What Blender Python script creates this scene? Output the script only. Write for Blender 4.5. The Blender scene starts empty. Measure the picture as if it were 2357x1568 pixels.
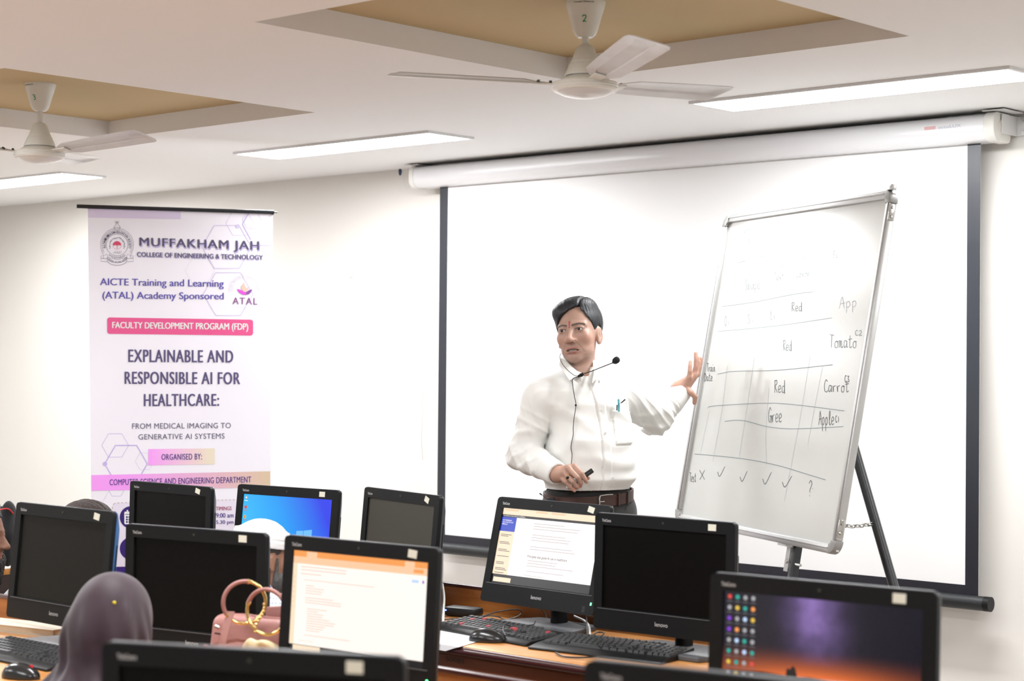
import bpy, bmesh, math, random
import numpy as np
from mathutils import Vector, Matrix
random.seed(7); np.random.seed(7)
SC = bpy.context.scene
COL = SC.collection
PI = math.pi
# ------------------------------------------------------------------ camera
EZ = 1.57                      # lens height above the floor
FPX, CX, CY = 4200.0, 1178.5, 784.0
_th = math.radians(47.82)
UP = np.array([0, 0, 1.0])
F0 = np.array([-math.cos(_th), math.sin(_th), 0]); R0 = np.array([math.sin(_th), math.cos(_th), 0])
_p = math.atan(52 / FPX); _rho = 0.0085
CF = math.cos(_p) * F0 + math.sin(_p) * UP
_u1 = -math.sin(_p) * F0 + math.cos(_p) * UP
CR = math.cos(_rho) * R0 + math.sin(_rho) * _u1
CU = math.cos(_rho) * _u1 - math.sin(_rho) * R0
CAM = np.array([0, 0, EZ])
cam_d = bpy.data.cameras.new('camera'); cam = bpy.data.objects.new('camera', cam_d); COL.objects.link(cam)
cam_d.sensor_width = 36.0; cam_d.lens = FPX / 2357 * 36.0
cam_d.clip_start = 0.05; cam_d.clip_end = 60
cam_d.dof.use_dof = True; cam_d.dof.focus_distance = 6.4; cam_d.dof.aperture_fstop = 4.2
_m = Matrix.Identity(4)
for i in range(3):
    _m[i][0] = CR[i]; _m[i][1] = CU[i]; _m[i][2] = -CF[i]; _m[i][3] = CAM[i]
cam.matrix_world = _m
SC.camera = cam
# ------------------------------------------------------------------ world, exposure
wd = bpy.data.worlds.new('world'); SC.world = wd; wd.use_nodes = True
wd.node_tree.nodes['Background'].inputs[0].default_value = (0.8, 0.85, 0.9, 1)
wd.node_tree.nodes['Background'].inputs[1].default_value = 0.15
SC.view_settings.view_transform = 'Standard'; SC.view_settings.look = 'None'
SC.view_settings.gamma = 1.0; SC.view_settings.use_curve_mapping = False
SC.view_settings.exposure = 0.0
SC.cycles.max_bounces = 5; SC.cycles.diffuse_bounces = 3; SC.cycles.glossy_bounces = 2; SC.cycles.caustics_reflective = False; SC.cycles.caustics_refractive = False; SC.cycles.use_adaptive_sampling = True; SC.cycles.adaptive_threshold = 0.05
LAMP_POWER = 52.0              # emission of the ceiling panels

def at(px, py, Z):
    """point of the room at depth Z behind the picture point"""
    return CAM + Z * (CF + (px - CX) / FPX * CR - (py - CY) / FPX * CU)
def ray(px, py): return CF + (px - CX) / FPX * CR - (py - CY) / FPX * CU
def on_y(px, py, y): d = ray(px, py); return CAM + d * (y / d[1])
def on_z(px, py, z): d = ray(px, py); return CAM + d * ((z - EZ) / d[2])
def on_plane(px, py, p0, n): d = ray(px, py); return CAM + d * (np.dot(p0 - CAM, n) / np.dot(d, n))
def proj(w):
    d = np.asarray(w) - CAM; z = d @ CF
    return CX + FPX * (d @ CR) / z, CY - FPX * (d @ CU) / z

# ------------------------------------------------------------------ materials
def lin(c):
    if isinstance(c, str):
        c = c.lstrip('#'); c = [int(c[i:i + 2], 16) / 255 for i in (0, 2, 4)]
        c = [x / 12.92 if x <= 0.04045 else ((x + 0.055) / 1.055) ** 2.4 for x in c]
    return (c[0], c[1], c[2], 1.0)
MATS = {}
def mat(name, col, rough=0.5, metal=0.0, spec=0.5, var=0.0, vscale=6.0, bump=0.0, bscale=60.0, coat=0.0,
        emit=None, estr=0.0, stretch=(1, 1, 1), coat_rough=0.1, sheen=0.0, trans=0.0):
    if name in MATS: return MATS[name]
    m = bpy.data.materials.new(name); m.use_nodes = True; MATS[name] = m
    nt = m.node_tree; b = nt.nodes['Principled BSDF']
    b.inputs['Base Color'].default_value = lin(col); b.inputs['Roughness'].default_value = rough
    b.inputs['Metallic'].default_value = metal; b.inputs['Specular IOR Level'].default_value = spec
    b.inputs['Coat Weight'].default_value = coat; b.inputs['Coat Roughness'].default_value = coat_rough
    b.inputs['Sheen Weight'].default_value = sheen; b.inputs['Transmission Weight'].default_value = trans
    if emit is not None:
        b.inputs['Emission Color'].default_value = lin(emit); b.inputs['Emission Strength'].default_value = estr
        if estr < 20: m.cycles.emission_sampling = 'NONE'
    tc = nt.nodes.new('ShaderNodeTexCoord'); mp = nt.nodes.new('ShaderNodeMapping')
    nt.links.new(tc.outputs['Object'], mp.inputs['Vector']); mp.inputs['Scale'].default_value = stretch
    if var:
        n = nt.nodes.new('ShaderNodeTexNoise'); n.inputs['Scale'].default_value = vscale; n.inputs['Detail'].default_value = 3
        nt.links.new(mp.outputs[0], n.inputs['Vector'])
        mx = nt.nodes.new('ShaderNodeMix'); mx.data_type = 'RGBA'
        c = lin(col)
        mx.inputs[6].default_value = tuple(max(0, x * (1 - var)) for x in c[:3]) + (1,)
        mx.inputs[7].default_value = tuple(min(1, x * (1 + var)) for x in c[:3]) + (1,)
        nt.links.new(n.outputs['Fac'], mx.inputs[0]); nt.links.new(mx.outputs[2], b.inputs['Base Color'])
    if bump:
        n2 = nt.nodes.new('ShaderNodeTexNoise'); n2.inputs['Scale'].default_value = bscale; n2.inputs['Detail'].default_value = 2
        nt.links.new(mp.outputs[0], n2.inputs['Vector'])
        bp = nt.nodes.new('ShaderNodeBump'); bp.inputs['Strength'].default_value = bump; bp.inputs['Distance'].default_value = 0.01
        nt.links.new(n2.outputs['Fac'], bp.inputs['Height']); nt.links.new(bp.outputs[0], b.inputs['Normal'])
    return m
def glow(name, col, s=1.0):
    """a lit patch of a screen or lamp"""
    return mat(name, '#050505', rough=0.25, emit=col, estr=s)
def grad_mat(name, ca, cb, axis='X', rough=0.35, span=(0, 1), emit=0.0):
    if name in MATS: return MATS[name]
    m = mat(name, ca, rough=rough); nt = m.node_tree; b = nt.nodes['Principled BSDF']
    tc = nt.nodes.new('ShaderNodeTexCoord'); sp = nt.nodes.new('ShaderNodeSeparateXYZ'); mr = nt.nodes.new('ShaderNodeMapRange')
    nt.links.new(tc.outputs['Object'], sp.inputs[0]); nt.links.new(sp.outputs[axis], mr.inputs['Value'])
    mr.inputs['From Min'].default_value = span[0]; mr.inputs['From Max'].default_value = span[1]
    mx = nt.nodes.new('ShaderNodeMix'); mx.data_type = 'RGBA'; mx.inputs[6].default_value = lin(ca); mx.inputs[7].default_value = lin(cb)
    nt.links.new(mr.outputs[0], mx.inputs[0])
    if emit:
        m.cycles.emission_sampling = 'NONE'; b.inputs['Base Color'].default_value = (0.003, 0.003, 0.003, 1)
        nt.links.new(mx.outputs[2], b.inputs['Emission Color']); b.inputs['Emission Strength'].default_value = emit
    else: nt.links.new(mx.outputs[2], b.inputs['Base Color'])
    return m
def wood_mat(name, ca, cb, stretch=(1.2, 14, 14), rough=0.35, coat=0.2):
    if name in MATS: return MATS[name]
    m = mat(name, ca, rough=rough, coat=coat); nt = m.node_tree; b = nt.nodes['Principled BSDF']
    tc = nt.nodes.new('ShaderNodeTexCoord'); mp = nt.nodes.new('ShaderNodeMapping'); mp.inputs['Scale'].default_value = stretch
    n = nt.nodes.new('ShaderNodeTexNoise'); n.inputs['Scale'].default_value = 3.0; n.inputs['Detail'].default_value = 8; n.inputs['Distortion'].default_value = 0.6
    cr_ = nt.nodes.new('ShaderNodeValToRGB'); cr_.color_ramp.elements[0].position = 0.35; cr_.color_ramp.elements[1].position = 0.68
    cr_.color_ramp.elements[0].color = lin(ca); cr_.color_ramp.elements[1].color = lin(cb)
    nt.links.new(tc.outputs['Object'], mp.inputs[0]); nt.links.new(mp.outputs[0], n.inputs['Vector'])
    nt.links.new(n.outputs['Fac'], cr_.inputs[0]); nt.links.new(cr_.outputs[0], b.inputs['Base Color'])
    return m

# ------------------------------------------------------------------ mesh helpers
def tag(o, label=None, cat=None, group=None, kind=None):
    if label: o['label'] = label
    if cat: o['category'] = cat
    if group: o['group'] = group
    if kind: o['kind'] = kind
    return o
def empty(name, loc=(0, 0, 0), rz=0.0, parent=None):
    o = bpy.data.objects.new(name, None); COL.objects.link(o); o.location = loc; o.rotation_euler = (0, 0, rz)
    o.empty_display_size = 0.05; o.parent = parent
    return o
def link_mesh(name, me, m, parent=None):
    o = bpy.data.objects.new(name, me); COL.objects.link(o); o.parent = parent
    if m is not None and len(me.materials) == 0: me.materials.append(m)
    return o
def shade(me, ang=40):
    bm = bmesh.new(); bm.from_mesh(me)
    a = math.radians(ang)
    for f in bm.faces: f.smooth = True
    for e in bm.edges:
        e.smooth = not (len(e.link_faces) != 2 or e.calc_face_angle(0) > a)
    bm.to_mesh(me); bm.free()
def rotm(ax=0, ay=0, az=0): return (Matrix.Rotation(az, 3, 'Z') @ Matrix.Rotation(ay, 3, 'Y') @ Matrix.Rotation(ax, 3, 'X'))
class MB:
    def __init__(s): s.v = []; s.f = []
    def add(s, vs, fs):
        n = len(s.v); s.v += [tuple(map(float, p)) for p in vs]; s.f += [tuple(n + i for i in q) for q in fs]; return s
    def box(s, c, d, R=None):
        vs = []
        for z in (-1, 1):
            for y in (-1, 1):
                for x in (-1, 1):
                    p = Vector((x * d[0] / 2, y * d[1] / 2, z * d[2] / 2))
                    if R is not None: p = R @ p
                    vs.append((p.x + c[0], p.y + c[1], p.z + c[2]))
        return s.add(vs, [(0, 2, 3, 1), (4, 5, 7, 6), (0, 1, 5, 4), (2, 6, 7, 3), (0, 4, 6, 2), (1, 3, 7, 5)])
    def tube(s, pts, r, n=8, caps=True, flat=1.0):
        pts = [Vector(tuple(map(float, p))) for p in pts]; k = len(pts)
        rs = r if isinstance(r, (list, tuple)) else [r] * k
        base = len(s.v); prev = None
        for i, p in enumerate(pts):
            t = (pts[min(i + 1, k - 1)] - pts[max(i - 1, 0)])
            t = t.normalized() if t.length > 1e-9 else Vector((0, 0, 1))
            if prev is None:
                a = Vector((0, 0, 1)) if abs(t.z) < 0.9 else Vector((1, 0, 0)); u = t.cross(a).normalized()
            else: u = (prev - t * prev.dot(t)); u = u.normalized() if u.length > 1e-6 else t.orthogonal().normalized()
            prev = u; w = t.cross(u)
            for j in range(n):
                a = 2 * PI * j / n; q = p + (u * math.cos(a) + w * math.sin(a) * flat) * rs[i]; s.v.append(tuple(q))
        for i in range(k - 1):
            for j in range(n):
                a = base + i * n + j; b = base + i * n + (j + 1) % n; s.f.append((a, b, b + n, a + n))
        if caps:
            s.f.append(tuple(base + j for j in range(n))[::-1]); s.f.append(tuple(base + (k - 1) * n + j for j in range(n)))
        return s
    def lathe(s, prof, n=32, c=(0, 0, 0), closed=True):
        base = len(s.v); k = len(prof)
        for r, z in prof:
            for j in range(n):
                a = 2 * PI * j / n; s.v.append((c[0] + r * math.cos(a), c[1] + r * math.sin(a), c[2] + z))
        for i in range(k - 1):
            for j in range(n):
                a = base + i * n + j; b = base + i * n + (j + 1) % n; s.f.append((a, b, b + n, a + n))
        if closed:
            s.f.append(tuple(base + j for j in range(n))[::-1]); s.f.append(tuple(base + (k - 1) * n + j for j in range(n)))
        return s
    def prism(s, poly, y0, y1, ax='y'):
        """extrude the outline poly along an axis"""
        n = len(poly)
        def P3(a, b, t): return {'y': (a, t, b), 'z': (a, b, t), 'x': (t, a, b)}[ax]
        vs = [P3(a, b, y0) for a, b in poly] + [P3(a, b, y1) for a, b in poly]
        fs = [tuple(range(n)), tuple(range(2 * n - 1, n - 1, -1))] + [(i, i + n, (i + 1) % n + n, (i + 1) % n) for i in range(n)]
        return s.add(vs, fs)
    def sphere(s, c, r, n=12, m=8):
        if not isinstance(r, (list, tuple)): r = (r, r, r)
        vs = [(c[0], c[1], c[2] - r[2])]; fs = []
        for i in range(1, m):
            t = PI * i / m
            for j in range(n):
                a = 2 * PI * j / n
                vs.append((c[0] + r[0] * math.sin(t) * math.cos(a), c[1] + r[1] * math.sin(t) * math.sin(a), c[2] - r[2] * math.cos(t)))
        vs.append((c[0], c[1], c[2] + r[2])); L = len(vs) - 1
        for j in range(n):
            fs.append((0, 1 + (j + 1) % n, 1 + j)); fs.append((L, L - n + j, L - n + (j + 1) % n))
        for i in range(m - 2):
            for j in range(n):
                a = 1 + i * n + j; b = 1 + i * n + (j + 1) % n; fs.append((a, b, b + n, a + n))
        return s.add(vs, fs)
    def mesh(s, name, bevel=0, seg=2, ang=40, weld=False):
        me = bpy.data.meshes.new(name); me.from_pydata(s.v, [], s.f); me.update()
        bm = bmesh.new(); bm.from_mesh(me)
        if weld: bmesh.ops.remove_doubles(bm, verts=bm.verts, dist=1e-5)
        bmesh.ops.recalc_face_normals(bm, faces=bm.faces)
        if bevel:
            es = [e for e in bm.edges if len(e.link_faces) == 2 and e.calc_face_angle(0) > math.radians(35)]
            bmesh.ops.bevel(bm, geom=es, offset=bevel, segments=seg, profile=0.5, affect='EDGES', clamp_overlap=True)
        a = math.radians(ang)
        for f in bm.faces: f.smooth = True
        for e in bm.edges: e.smooth = not (len(e.link_faces) != 2 or e.calc_face_angle(0) > a)
        bm.to_mesh(me); bm.free()
        return me
    def build(s, name, m, parent=None, bevel=0, seg=2, ang=40, weld=False):
        return link_mesh(name, s.mesh(name, bevel, seg, ang, weld), m, parent)
def rrect(x0, x1, z0, z1, r, n=5):
    out = []
    for cx, cz, a0 in ((x1 - r, z1 - r, 0), (x0 + r, z1 - r, 90), (x0 + r, z0 + r, 180), (x1 - r, z0 + r, 270)):
        for i in range(n + 1):
            a = math.radians(a0 + 90 * i / n); out.append((cx + r * math.cos(a), cz + r * math.sin(a)))
    return out
def smooth_path(pts, k=6):
    """Catmull-Rom through points"""
    P = [np.array(p, float) for p in pts]; P = [2 * P[0] - P[1]] + P + [2 * P[-1] - P[-2]]; out = []
    for i in range(1, len(P) - 2):
        for j in range(k):
            t = j / k; a, b, c, d = P[i - 1], P[i], P[i + 1], P[i + 2]
            out.append(0.5 * ((2 * b) + (c - a) * t + (2 * a - 5 * b + 4 * c - d) * t * t + (3 * b - a - 3 * c + d) * t ** 3))
    out.append(P[-2]); return out
_txt = {}
def text_geo(s, bold=0.0, res=3, spacing=1.0):
    """letters of the built-in typeface as flat polygons, scaled to the unit box"""
    k = (s, bold, res, spacing)
    if k in _txt: return _txt[k]
    cu = bpy.data.curves.new('lettering_src', 'FONT'); cu.body = s; cu.offset = bold; cu.resolution_u = res; cu.space_character = spacing
    ob = bpy.data.objects.new('lettering_src', cu)
    me = bpy.data.meshes.new_from_object(ob)
    V = np.array([v.co[:2] for v in me.vertices]); Fc = [tuple(p.vertices) for p in me.polygons]
    bpy.data.objects.remove(ob); bpy.data.curves.remove(cu); bpy.data.meshes.remove(me)
    asp = (V[:, 0].max() - V[:, 0].min()) / max(1e-6, V[:, 1].max() - V[:, 1].min())
    V = (V - V.min(0)) / np.maximum(V.max(0) - V.min(0), 1e-6)
    _txt[k] = (V, Fc, asp); return _txt[k]
def text_rect(mb, s, x0, x1, z0, z1, y, bold=0.0, **kw):
    V, Fc, a = text_geo(s, bold, **kw)
    return mb.add([(x0 + (x1 - x0) * u, y, z0 + (z1 - z0) * v) for u, v in V], Fc)
def flat(mb, poly, y): return mb.add([(a, y, b) for a, b in poly], [tuple(range(len(poly)))])
def stroke(mb, pts, w, y):
    """ribbon along a 2-D polyline in a plane y = const (x, z)"""
    P = [np.array(p, float) for p in pts]; n = len(P); vs = []
    for i in range(n):
        t = P[min(i + 1, n - 1)] - P[max(i - 1, 0)]; L = np.linalg.norm(t); t = t / L if L > 1e-9 else np.array([1, 0])
        nn = np.array([-t[1], t[0]]) * w / 2
        vs += [(P[i][0] + nn[0], y, P[i][1] + nn[1]), (P[i][0] - nn[0], y, P[i][1] - nn[1])]
    return mb.add(vs, [(2 * i, 2 * i + 1, 2 * i + 3, 2 * i + 2) for i in range(n - 1)])
def ring2(mb, c, r, w, y, n=40, a0=0, a1=360):
    return stroke(mb, [(c[0] + r * math.cos(math.radians(a0 + (a1 - a0) * i / n)), c[1] + r * math.sin(math.radians(a0 + (a1 - a0) * i / n))) for i in range(n + 1)], w, y)
def disc(c, r, n=24): return [(c[0] + r * math.cos(2 * PI * i / n), c[1] + r * math.sin(2 * PI * i / n)) for i in range(n)]

# ------------------------------------------------------------------ palette
M_wall = mat('wall_paint', (0.82, 0.795, 0.755), rough=0.75, spec=0.2, var=0.012, vscale=1.5)
M_ceil = mat('ceiling_paint', (0.89, 0.89, 0.89), rough=0.85, spec=0.15)
M_beige = mat('recess_paint', '#c6b18a', rough=0.8, spec=0.2, var=0.02, vscale=2)
M_floor = mat('floor_tile', (0.36, 0.33, 0.30), rough=0.35, var=0.05, vscale=3)
M_white_met = mat('white_enamel', (0.80, 0.80, 0.80), rough=0.3, spec=0.5)
M_fanwhite = mat('fan_enamel', (0.74, 0.73, 0.68), rough=0.32, spec=0.5, var=0.05, vscale=9)
M_lamp = mat('lamp_diffuser', (0.9, 0.9, 0.9), rough=0.6, emit=(0.975, 0.985, 1.0), estr=LAMP_POWER)
M_black = mat('black_plastic', (0.008, 0.0085, 0.009), rough=0.42, spec=0.25)
M_bezel = mat('bezel_plastic', (0.0065, 0.0072, 0.0080), rough=0.45, spec=0.16)
M_edge = mat('monitor_edge', (0.04, 0.043, 0.05), rough=0.35, spec=0.5)
M_screen_off = mat('dark_glass', (0.0030, 0.0027, 0.0026), rough=0.35, spec=0.09)
M_screen_off2 = mat('hazy_dark_glass', (0.040, 0.039, 0.030), rough=0.45, spec=0.3)
M_grey = mat('stand_grey', (0.075, 0.08, 0.088), rough=0.4, spec=0.5)
M_silver = mat('silver_print', (0.42, 0.42, 0.42), rough=0.4, metal=0.2)
M_alu = mat('aluminium', (0.62, 0.63, 0.63), rough=0.38, metal=0.75, var=0.05, vscale=20)
M_steel = mat('dark_steel', (0.022, 0.025, 0.028), rough=0.35, spec=0.5, var=0.15, vscale=30)
M_chrome = mat('chrome', (0.6, 0.6, 0.58), rough=0.22, metal=1.0)
M_gold = mat('polished_gold', (0.83, 0.62, 0.26), rough=0.16, metal=1.0)
M_sticker = mat('paper_sticker', (0.66, 0.66, 0.56), rough=0.7)
M_paper = mat('white_paper', (0.82, 0.83, 0.86), rough=0.8)
M_wood = wood_mat('desk_laminate', '#bd7d40', '#d69a5a')
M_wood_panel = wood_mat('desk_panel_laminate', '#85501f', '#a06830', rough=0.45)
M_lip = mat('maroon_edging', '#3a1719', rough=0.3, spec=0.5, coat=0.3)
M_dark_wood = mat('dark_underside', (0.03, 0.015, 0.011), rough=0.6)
M_led = mat('green_led', (0.05, 0.5, 0.1), emit=(0.1, 1.0, 0.25), estr=6)
M_blue_led = mat('blue_led', (0.05, 0.1, 0.6), emit=(0.12, 0.2, 1.0), estr=5)
M_red = mat('red_plastic', '#c3222b', rough=0.4)
M_wcable = mat('white_cable_sheath', (0.65, 0.65, 0.63), rough=0.4)

# ------------------------------------------------------------------ room shell
CZ = EZ + 0.97                 # ceiling
RX0, RX1, RY0, RY1 = -10.6, 2.2, -3.0, 6.42
def struct(name, mb, m, parent=None, **k):
    o = mb.build(name, m, parent, **k)
    if parent is None: o['kind'] = 'structure'
    return o
struct('wall_back', MB().box(((RX0 + RX1) / 2, RY1 + 0.1, 1.5), (RX1 - RX0 + 0.4, 0.2, 3.0)), M_wall)
struct('wall_left', MB().box((RX0 - 0.1, (RY0 + RY1) / 2, 1.5), (0.2, RY1 - RY0, 3.0)), M_wall)
struct('wall_right', MB().box((RX1 + 0.1, (RY0 + RY1) / 2, 1.5), (0.2, RY1 - RY0, 3.0)), M_wall)
struct('wall_front', MB().box(((RX0 + RX1) / 2, RY0 - 0.1, 1.5), (RX1 - RX0 + 0.4, 0.2, 3.0)), M_wall)
struct('floor', MB().box(((RX0 + RX1) / 2, (RY0 + RY1) / 2, -0.05), (RX1 - RX0, RY1 - RY0, 0.1)), M_floor)
LX = [-8.69, -6.02, -3.39, -0.74]          # columns of lamps and recesses
REC = [(-6.70, -5.34, 3.36, 4.74), (-4.05, -2.73, 3.36, 4.74)]
RDEP = 0.078
mb = MB()
xs = sorted({RX0, RX1, *[r[0] for r in REC], *[r[1] for r in REC]}); ys = sorted({RY0, RY1, REC[0][2], REC[0][3]})
for i in range(len(xs) - 1):
    for j in range(len(ys) - 1):
        if any(abs(r[0] - xs[i]) < 1e-6 and abs(r[2] - ys[j]) < 1e-6 for r in REC): continue
        mb.box(((xs[i] + xs[i + 1]) / 2, (ys[j] + ys[j + 1]) / 2, CZ + RDEP / 2), (xs[i + 1] - xs[i], ys[j + 1] - ys[j], RDEP))
ceiling = struct('ceiling', mb, M_ceil)
struct('recess_panel', MB().box(((REC[0][0] + REC[0][1]) / 2, 4.05, CZ + RDEP + 0.01), (1.5, 1.5, 0.02)), M_beige, ceiling)
struct('recess_panel', MB().box(((REC[1][0] + REC[1][1]) / 2, 4.05, CZ + RDEP + 0.01), (1.5, 1.5, 0.02)), M_beige, ceiling)
struct('roof_slab', MB().box(((RX0 + RX1) / 2, (RY0 + RY1) / 2, CZ + RDEP + 0.07), (RX1 - RX0 + 0.2, RY1 - RY0 + 0.2, 0.1)), M_ceil, ceiling)
# ceiling panel lamps
LAMP_LABEL = {(0, 0): 'white ceiling light panel cut by the picture edge below the smaller fan',
              (1, 0): 'white rectangular ceiling light panel between the two fans', (2, 0): 'long bright ceiling light panel above the projector screen case', (3, 0): 'ceiling light panel by the right wall in the row nearest the projector screen',
              (0, 1): 'ceiling light panel by the left wall in the row over the desks', (1, 1): 'ceiling light panel over the desks, straight behind the smaller fan', (2, 1): 'ceiling light panel over the desks, straight behind the fan marked 2', (3, 1): 'ceiling light panel by the right wall in the row over the desks'}
for _i, _w in enumerate(('by the left wall', 'second from the left wall', 'second from the right wall', 'by the right wall')): LAMP_LABEL[(_i, 2)] = 'ceiling light panel ' + _w + ' in the unseen row added for fill above the photographer'
fr = MB()
for dx, dy, sx, sy in ((0, -0.133, 1.28, 0.014), (0, 0.133, 1.28, 0.014), (-0.633, 0, 0.014, 0.252), (0.633, 0, 0.014, 0.252)): fr.box((dx, dy, -0.004), (sx, sy, 0.012))
fr_me = fr.mesh('frame'); df_me = bpy.data.meshes.new('diffuser'); df_me.from_pydata([(-.626, -.126, -.004), (.626, -.126, -.004), (.626, .126, -.004), (-.626, .126, -.004)], [], [(0, 3, 2, 1)]); df_me.update()
for j, ly in enumerate((5.545, 2.745, -0.055)):  # last row is unseen, added to brighten the ceiling and walls
    for i, lx in enumerate(LX):
        t = empty('ceiling_light', (lx, ly, CZ))
        tag(t, LAMP_LABEL.get((i, j), 'white rectangular ceiling light panel outside the picture'), 'ceiling light', 'ceiling light panels')
        link_mesh('frame', fr_me, M_white_met, t); link_mesh('diffuser', df_me, M_lamp, t)
# ------------------------------------------------------------------ projection screen on the back wall
def projection_screen():
    ys = 6.325
    M_sheet = mat('matte_screen_cloth', (0.86, 0.86, 0.86), rough=0.9, spec=0.1)
    M_border = mat('black_screen_border', (0.014, 0.017, 0.026), rough=0.36, spec=0.7)
    M_bar = mat('weight_bar_paint', (0.018, 0.02, 0.022), rough=0.4, spec=0.5, bump=0.1, bscale=120)
    L, Rr = on_y(1010, 840, ys)[0], on_y(2255, 840, ys)[0]
    li, ri = on_y(1028, 840, ys)[0], on_y(2225, 840, ys)[0]
    z_case = on_y(2230, 330, ys)[2] - 0.0
    z_in = on_y(2223, 1347, ys)[2]; z_bar = on_y(2235, 1388, ys - 0.01)[2]
    z_out = z_bar + 0.02
    t = tag(empty('projection_screen', ((L + Rr) / 2, ys, z_bar)), 'pulled-down white projector screen with black border on the back wall', 'projector screen')
    ox, oz = (L + Rr) / 2, z_bar
    def P(mb, name, m, **k): return mb.build(name, m, t, **k)
    zc = CZ - 0.075
    P(MB().box(((L + Rr) / 2 - ox, 0.0, (z_out + zc) / 2 - oz), (Rr - L, 0.002, zc - z_out)), 'screen_sheet', M_sheet)
    P(MB().box(((L + li) / 2 - ox, -0.0015, (z_out + zc) / 2 - oz), (li - L, 0.002, zc - z_out)), 'border', M_border)
    P(MB().box(((ri + Rr) / 2 - ox, -0.0015, (z_out + zc) / 2 - oz), (Rr - ri, 0.002, zc - z_out)), 'border', M_border)
    P(MB().box((0, -0.0015, (z_out + z_in) / 2 - oz), (ri - li, 0.002, z_in - z_out)), 'border', M_border)
    b = P(MB().tube([(L - ox - 0.05, 0, 0.0), (Rr - ox + 0.035, 0, 0.0)], 0.028, 20), 'weight_bar', M_bar, ang=50)
    for x in (L - ox - 0.055, Rr - ox + 0.04):
        MB().tube([(x - 0.012, 0, 0), (x + 0.012, 0, 0)], 0.0285, 20).build('bar_cap', M_black, b)
    # housing
    c0, c1 = on_y(949, 400, 6.24)[0] - ox, on_y(2262, 290, 6.24)[0] - ox
    yf, yb, zt, zb = 6.245 - ys, 6.375 - ys, CZ - 0.016 - oz, z_case - oz - 0.004
    prof = []
    for cy, cz, a0, r in ((yf + 0.045, zb + 0.045, 180, 0.045), (yb - 0.02, zb + 0.02, 270, 0.02), (yb - 0.02, zt - 0.02, 0, 0.02), (yf + 0.035, zt - 0.035, 90, 0.035)):
        for i in range(7):
            a = math.radians(a0 + 90 * i / 6); prof.append((cy + r * math.cos(a), cz + r * math.sin(a)))
    case = P(MB().prism(prof, c0, c1, 'x'), 'case', mat('case_enamel', (0.82, 0.82, 0.84), rough=0.24, spec=0.5), ang=35)
    big = [(y + (0.004 if y > (yf + yb) / 2 else -0.004), z + (0.004 if z > (zt + zb) / 2 else -0.004)) for y, z in prof]
    M_cap = mat('cap_plastic', (0.80, 0.79, 0.75), rough=0.45)
    for x0, x1 in ((c0 - 0.03, c0), (c1, c1 + 0.045)):
        e = MB().prism(big, x0, x1, 'x').build('end_cap', M_cap, t, bevel=0.006)
        MB().tube([(x1 - 0.001 if x1 > 0 else x0 + 0.001, (yf + yb) / 2, (zt + zb) / 2), (x1 + 0.003 if x1 > 0 else x0 - 0.003, (yf + yb) / 2, (zt + zb) / 2)], 0.03, 24).build('cap_disc', M_cap, e)
    for x in (c0 - 0.03, c1 + 0.047):
        s = 1 if x > 0 else -1
        br = P(MB().box((x + s * 0.004, 0.03, (zt + zb) / 2 + 0.012), (0.004, 0.125, zt - zb - 0.03)).box((x + s * 0.03, 0.088, (zt + zb) / 2 + 0.012), (0.05, 0.004, zt - zb - 0.03))
               .box((x - s * 0.01, 0.0, zt + 0.008), (0.09, 0.15, 0.004)), 'bracket', M_white_met)
        for dz in (-0.028, 0.028):
            MB().tube([(x + s * 0.035, 0.086, (zt + zb) / 2 + 0.012 + dz), (x + s * 0.035, 0.074, (zt + zb) / 2 + 0.012 + dz)], [0.011, 0.009], 6).build('bolt', M_chrome, br)
    # maker's mark, small red badge and grey letters on the case
    mk = MB(); xx = on_y(2160, 290, 6.245)[0] - ox; zm = (zt + zb) / 2 + 0.006
    text_rect(mk, 'accuLUX', xx, xx + 0.095, zm, zm + 0.012, yf - 0.0006); mk.build('lettering', mat('pale_grey_print', (0.45, 0.5, 0.6), rough=0.5), case)
    flat(MB(), [(xx - 0.06, zm), (xx - 0.012, zm), (xx - 0.012, zm + 0.012), (xx - 0.06, zm + 0.012)], yf - 0.0006).build('badge', mat('pale_red_print', (0.75, 0.45, 0.45), rough=0.5), case)
    # pull cable with dark plastic end, at the far end of the case
    pts = [on_y(944, 425, 6.33), on_y(941, 432, 6.33), on_y(934, 433, 6.32), on_y(926, 423, 6.31), on_y(922, 410, 6.3), on_y(921, 402, 6.3)]
    off = np.array([ox, ys, oz])
    k = P(MB().tube([p - off for p in smooth_path(pts, 4)], 0.0022, 6), 'switch_cable', M_wcable)
    a, b2 = on_y(921, 404, 6.3) - off, on_y(921, 389, 6.3) - off
    MB().tube([a, a * .7 + b2 * .3, a * .25 + b2 * .75, b2], [0.004, 0.0075, 0.0095, 0.006], 12).build('cable_end', mat('slate_plastic', '#2d3f5f', rough=0.3), k, ang=80)
projection_screen()

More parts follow.
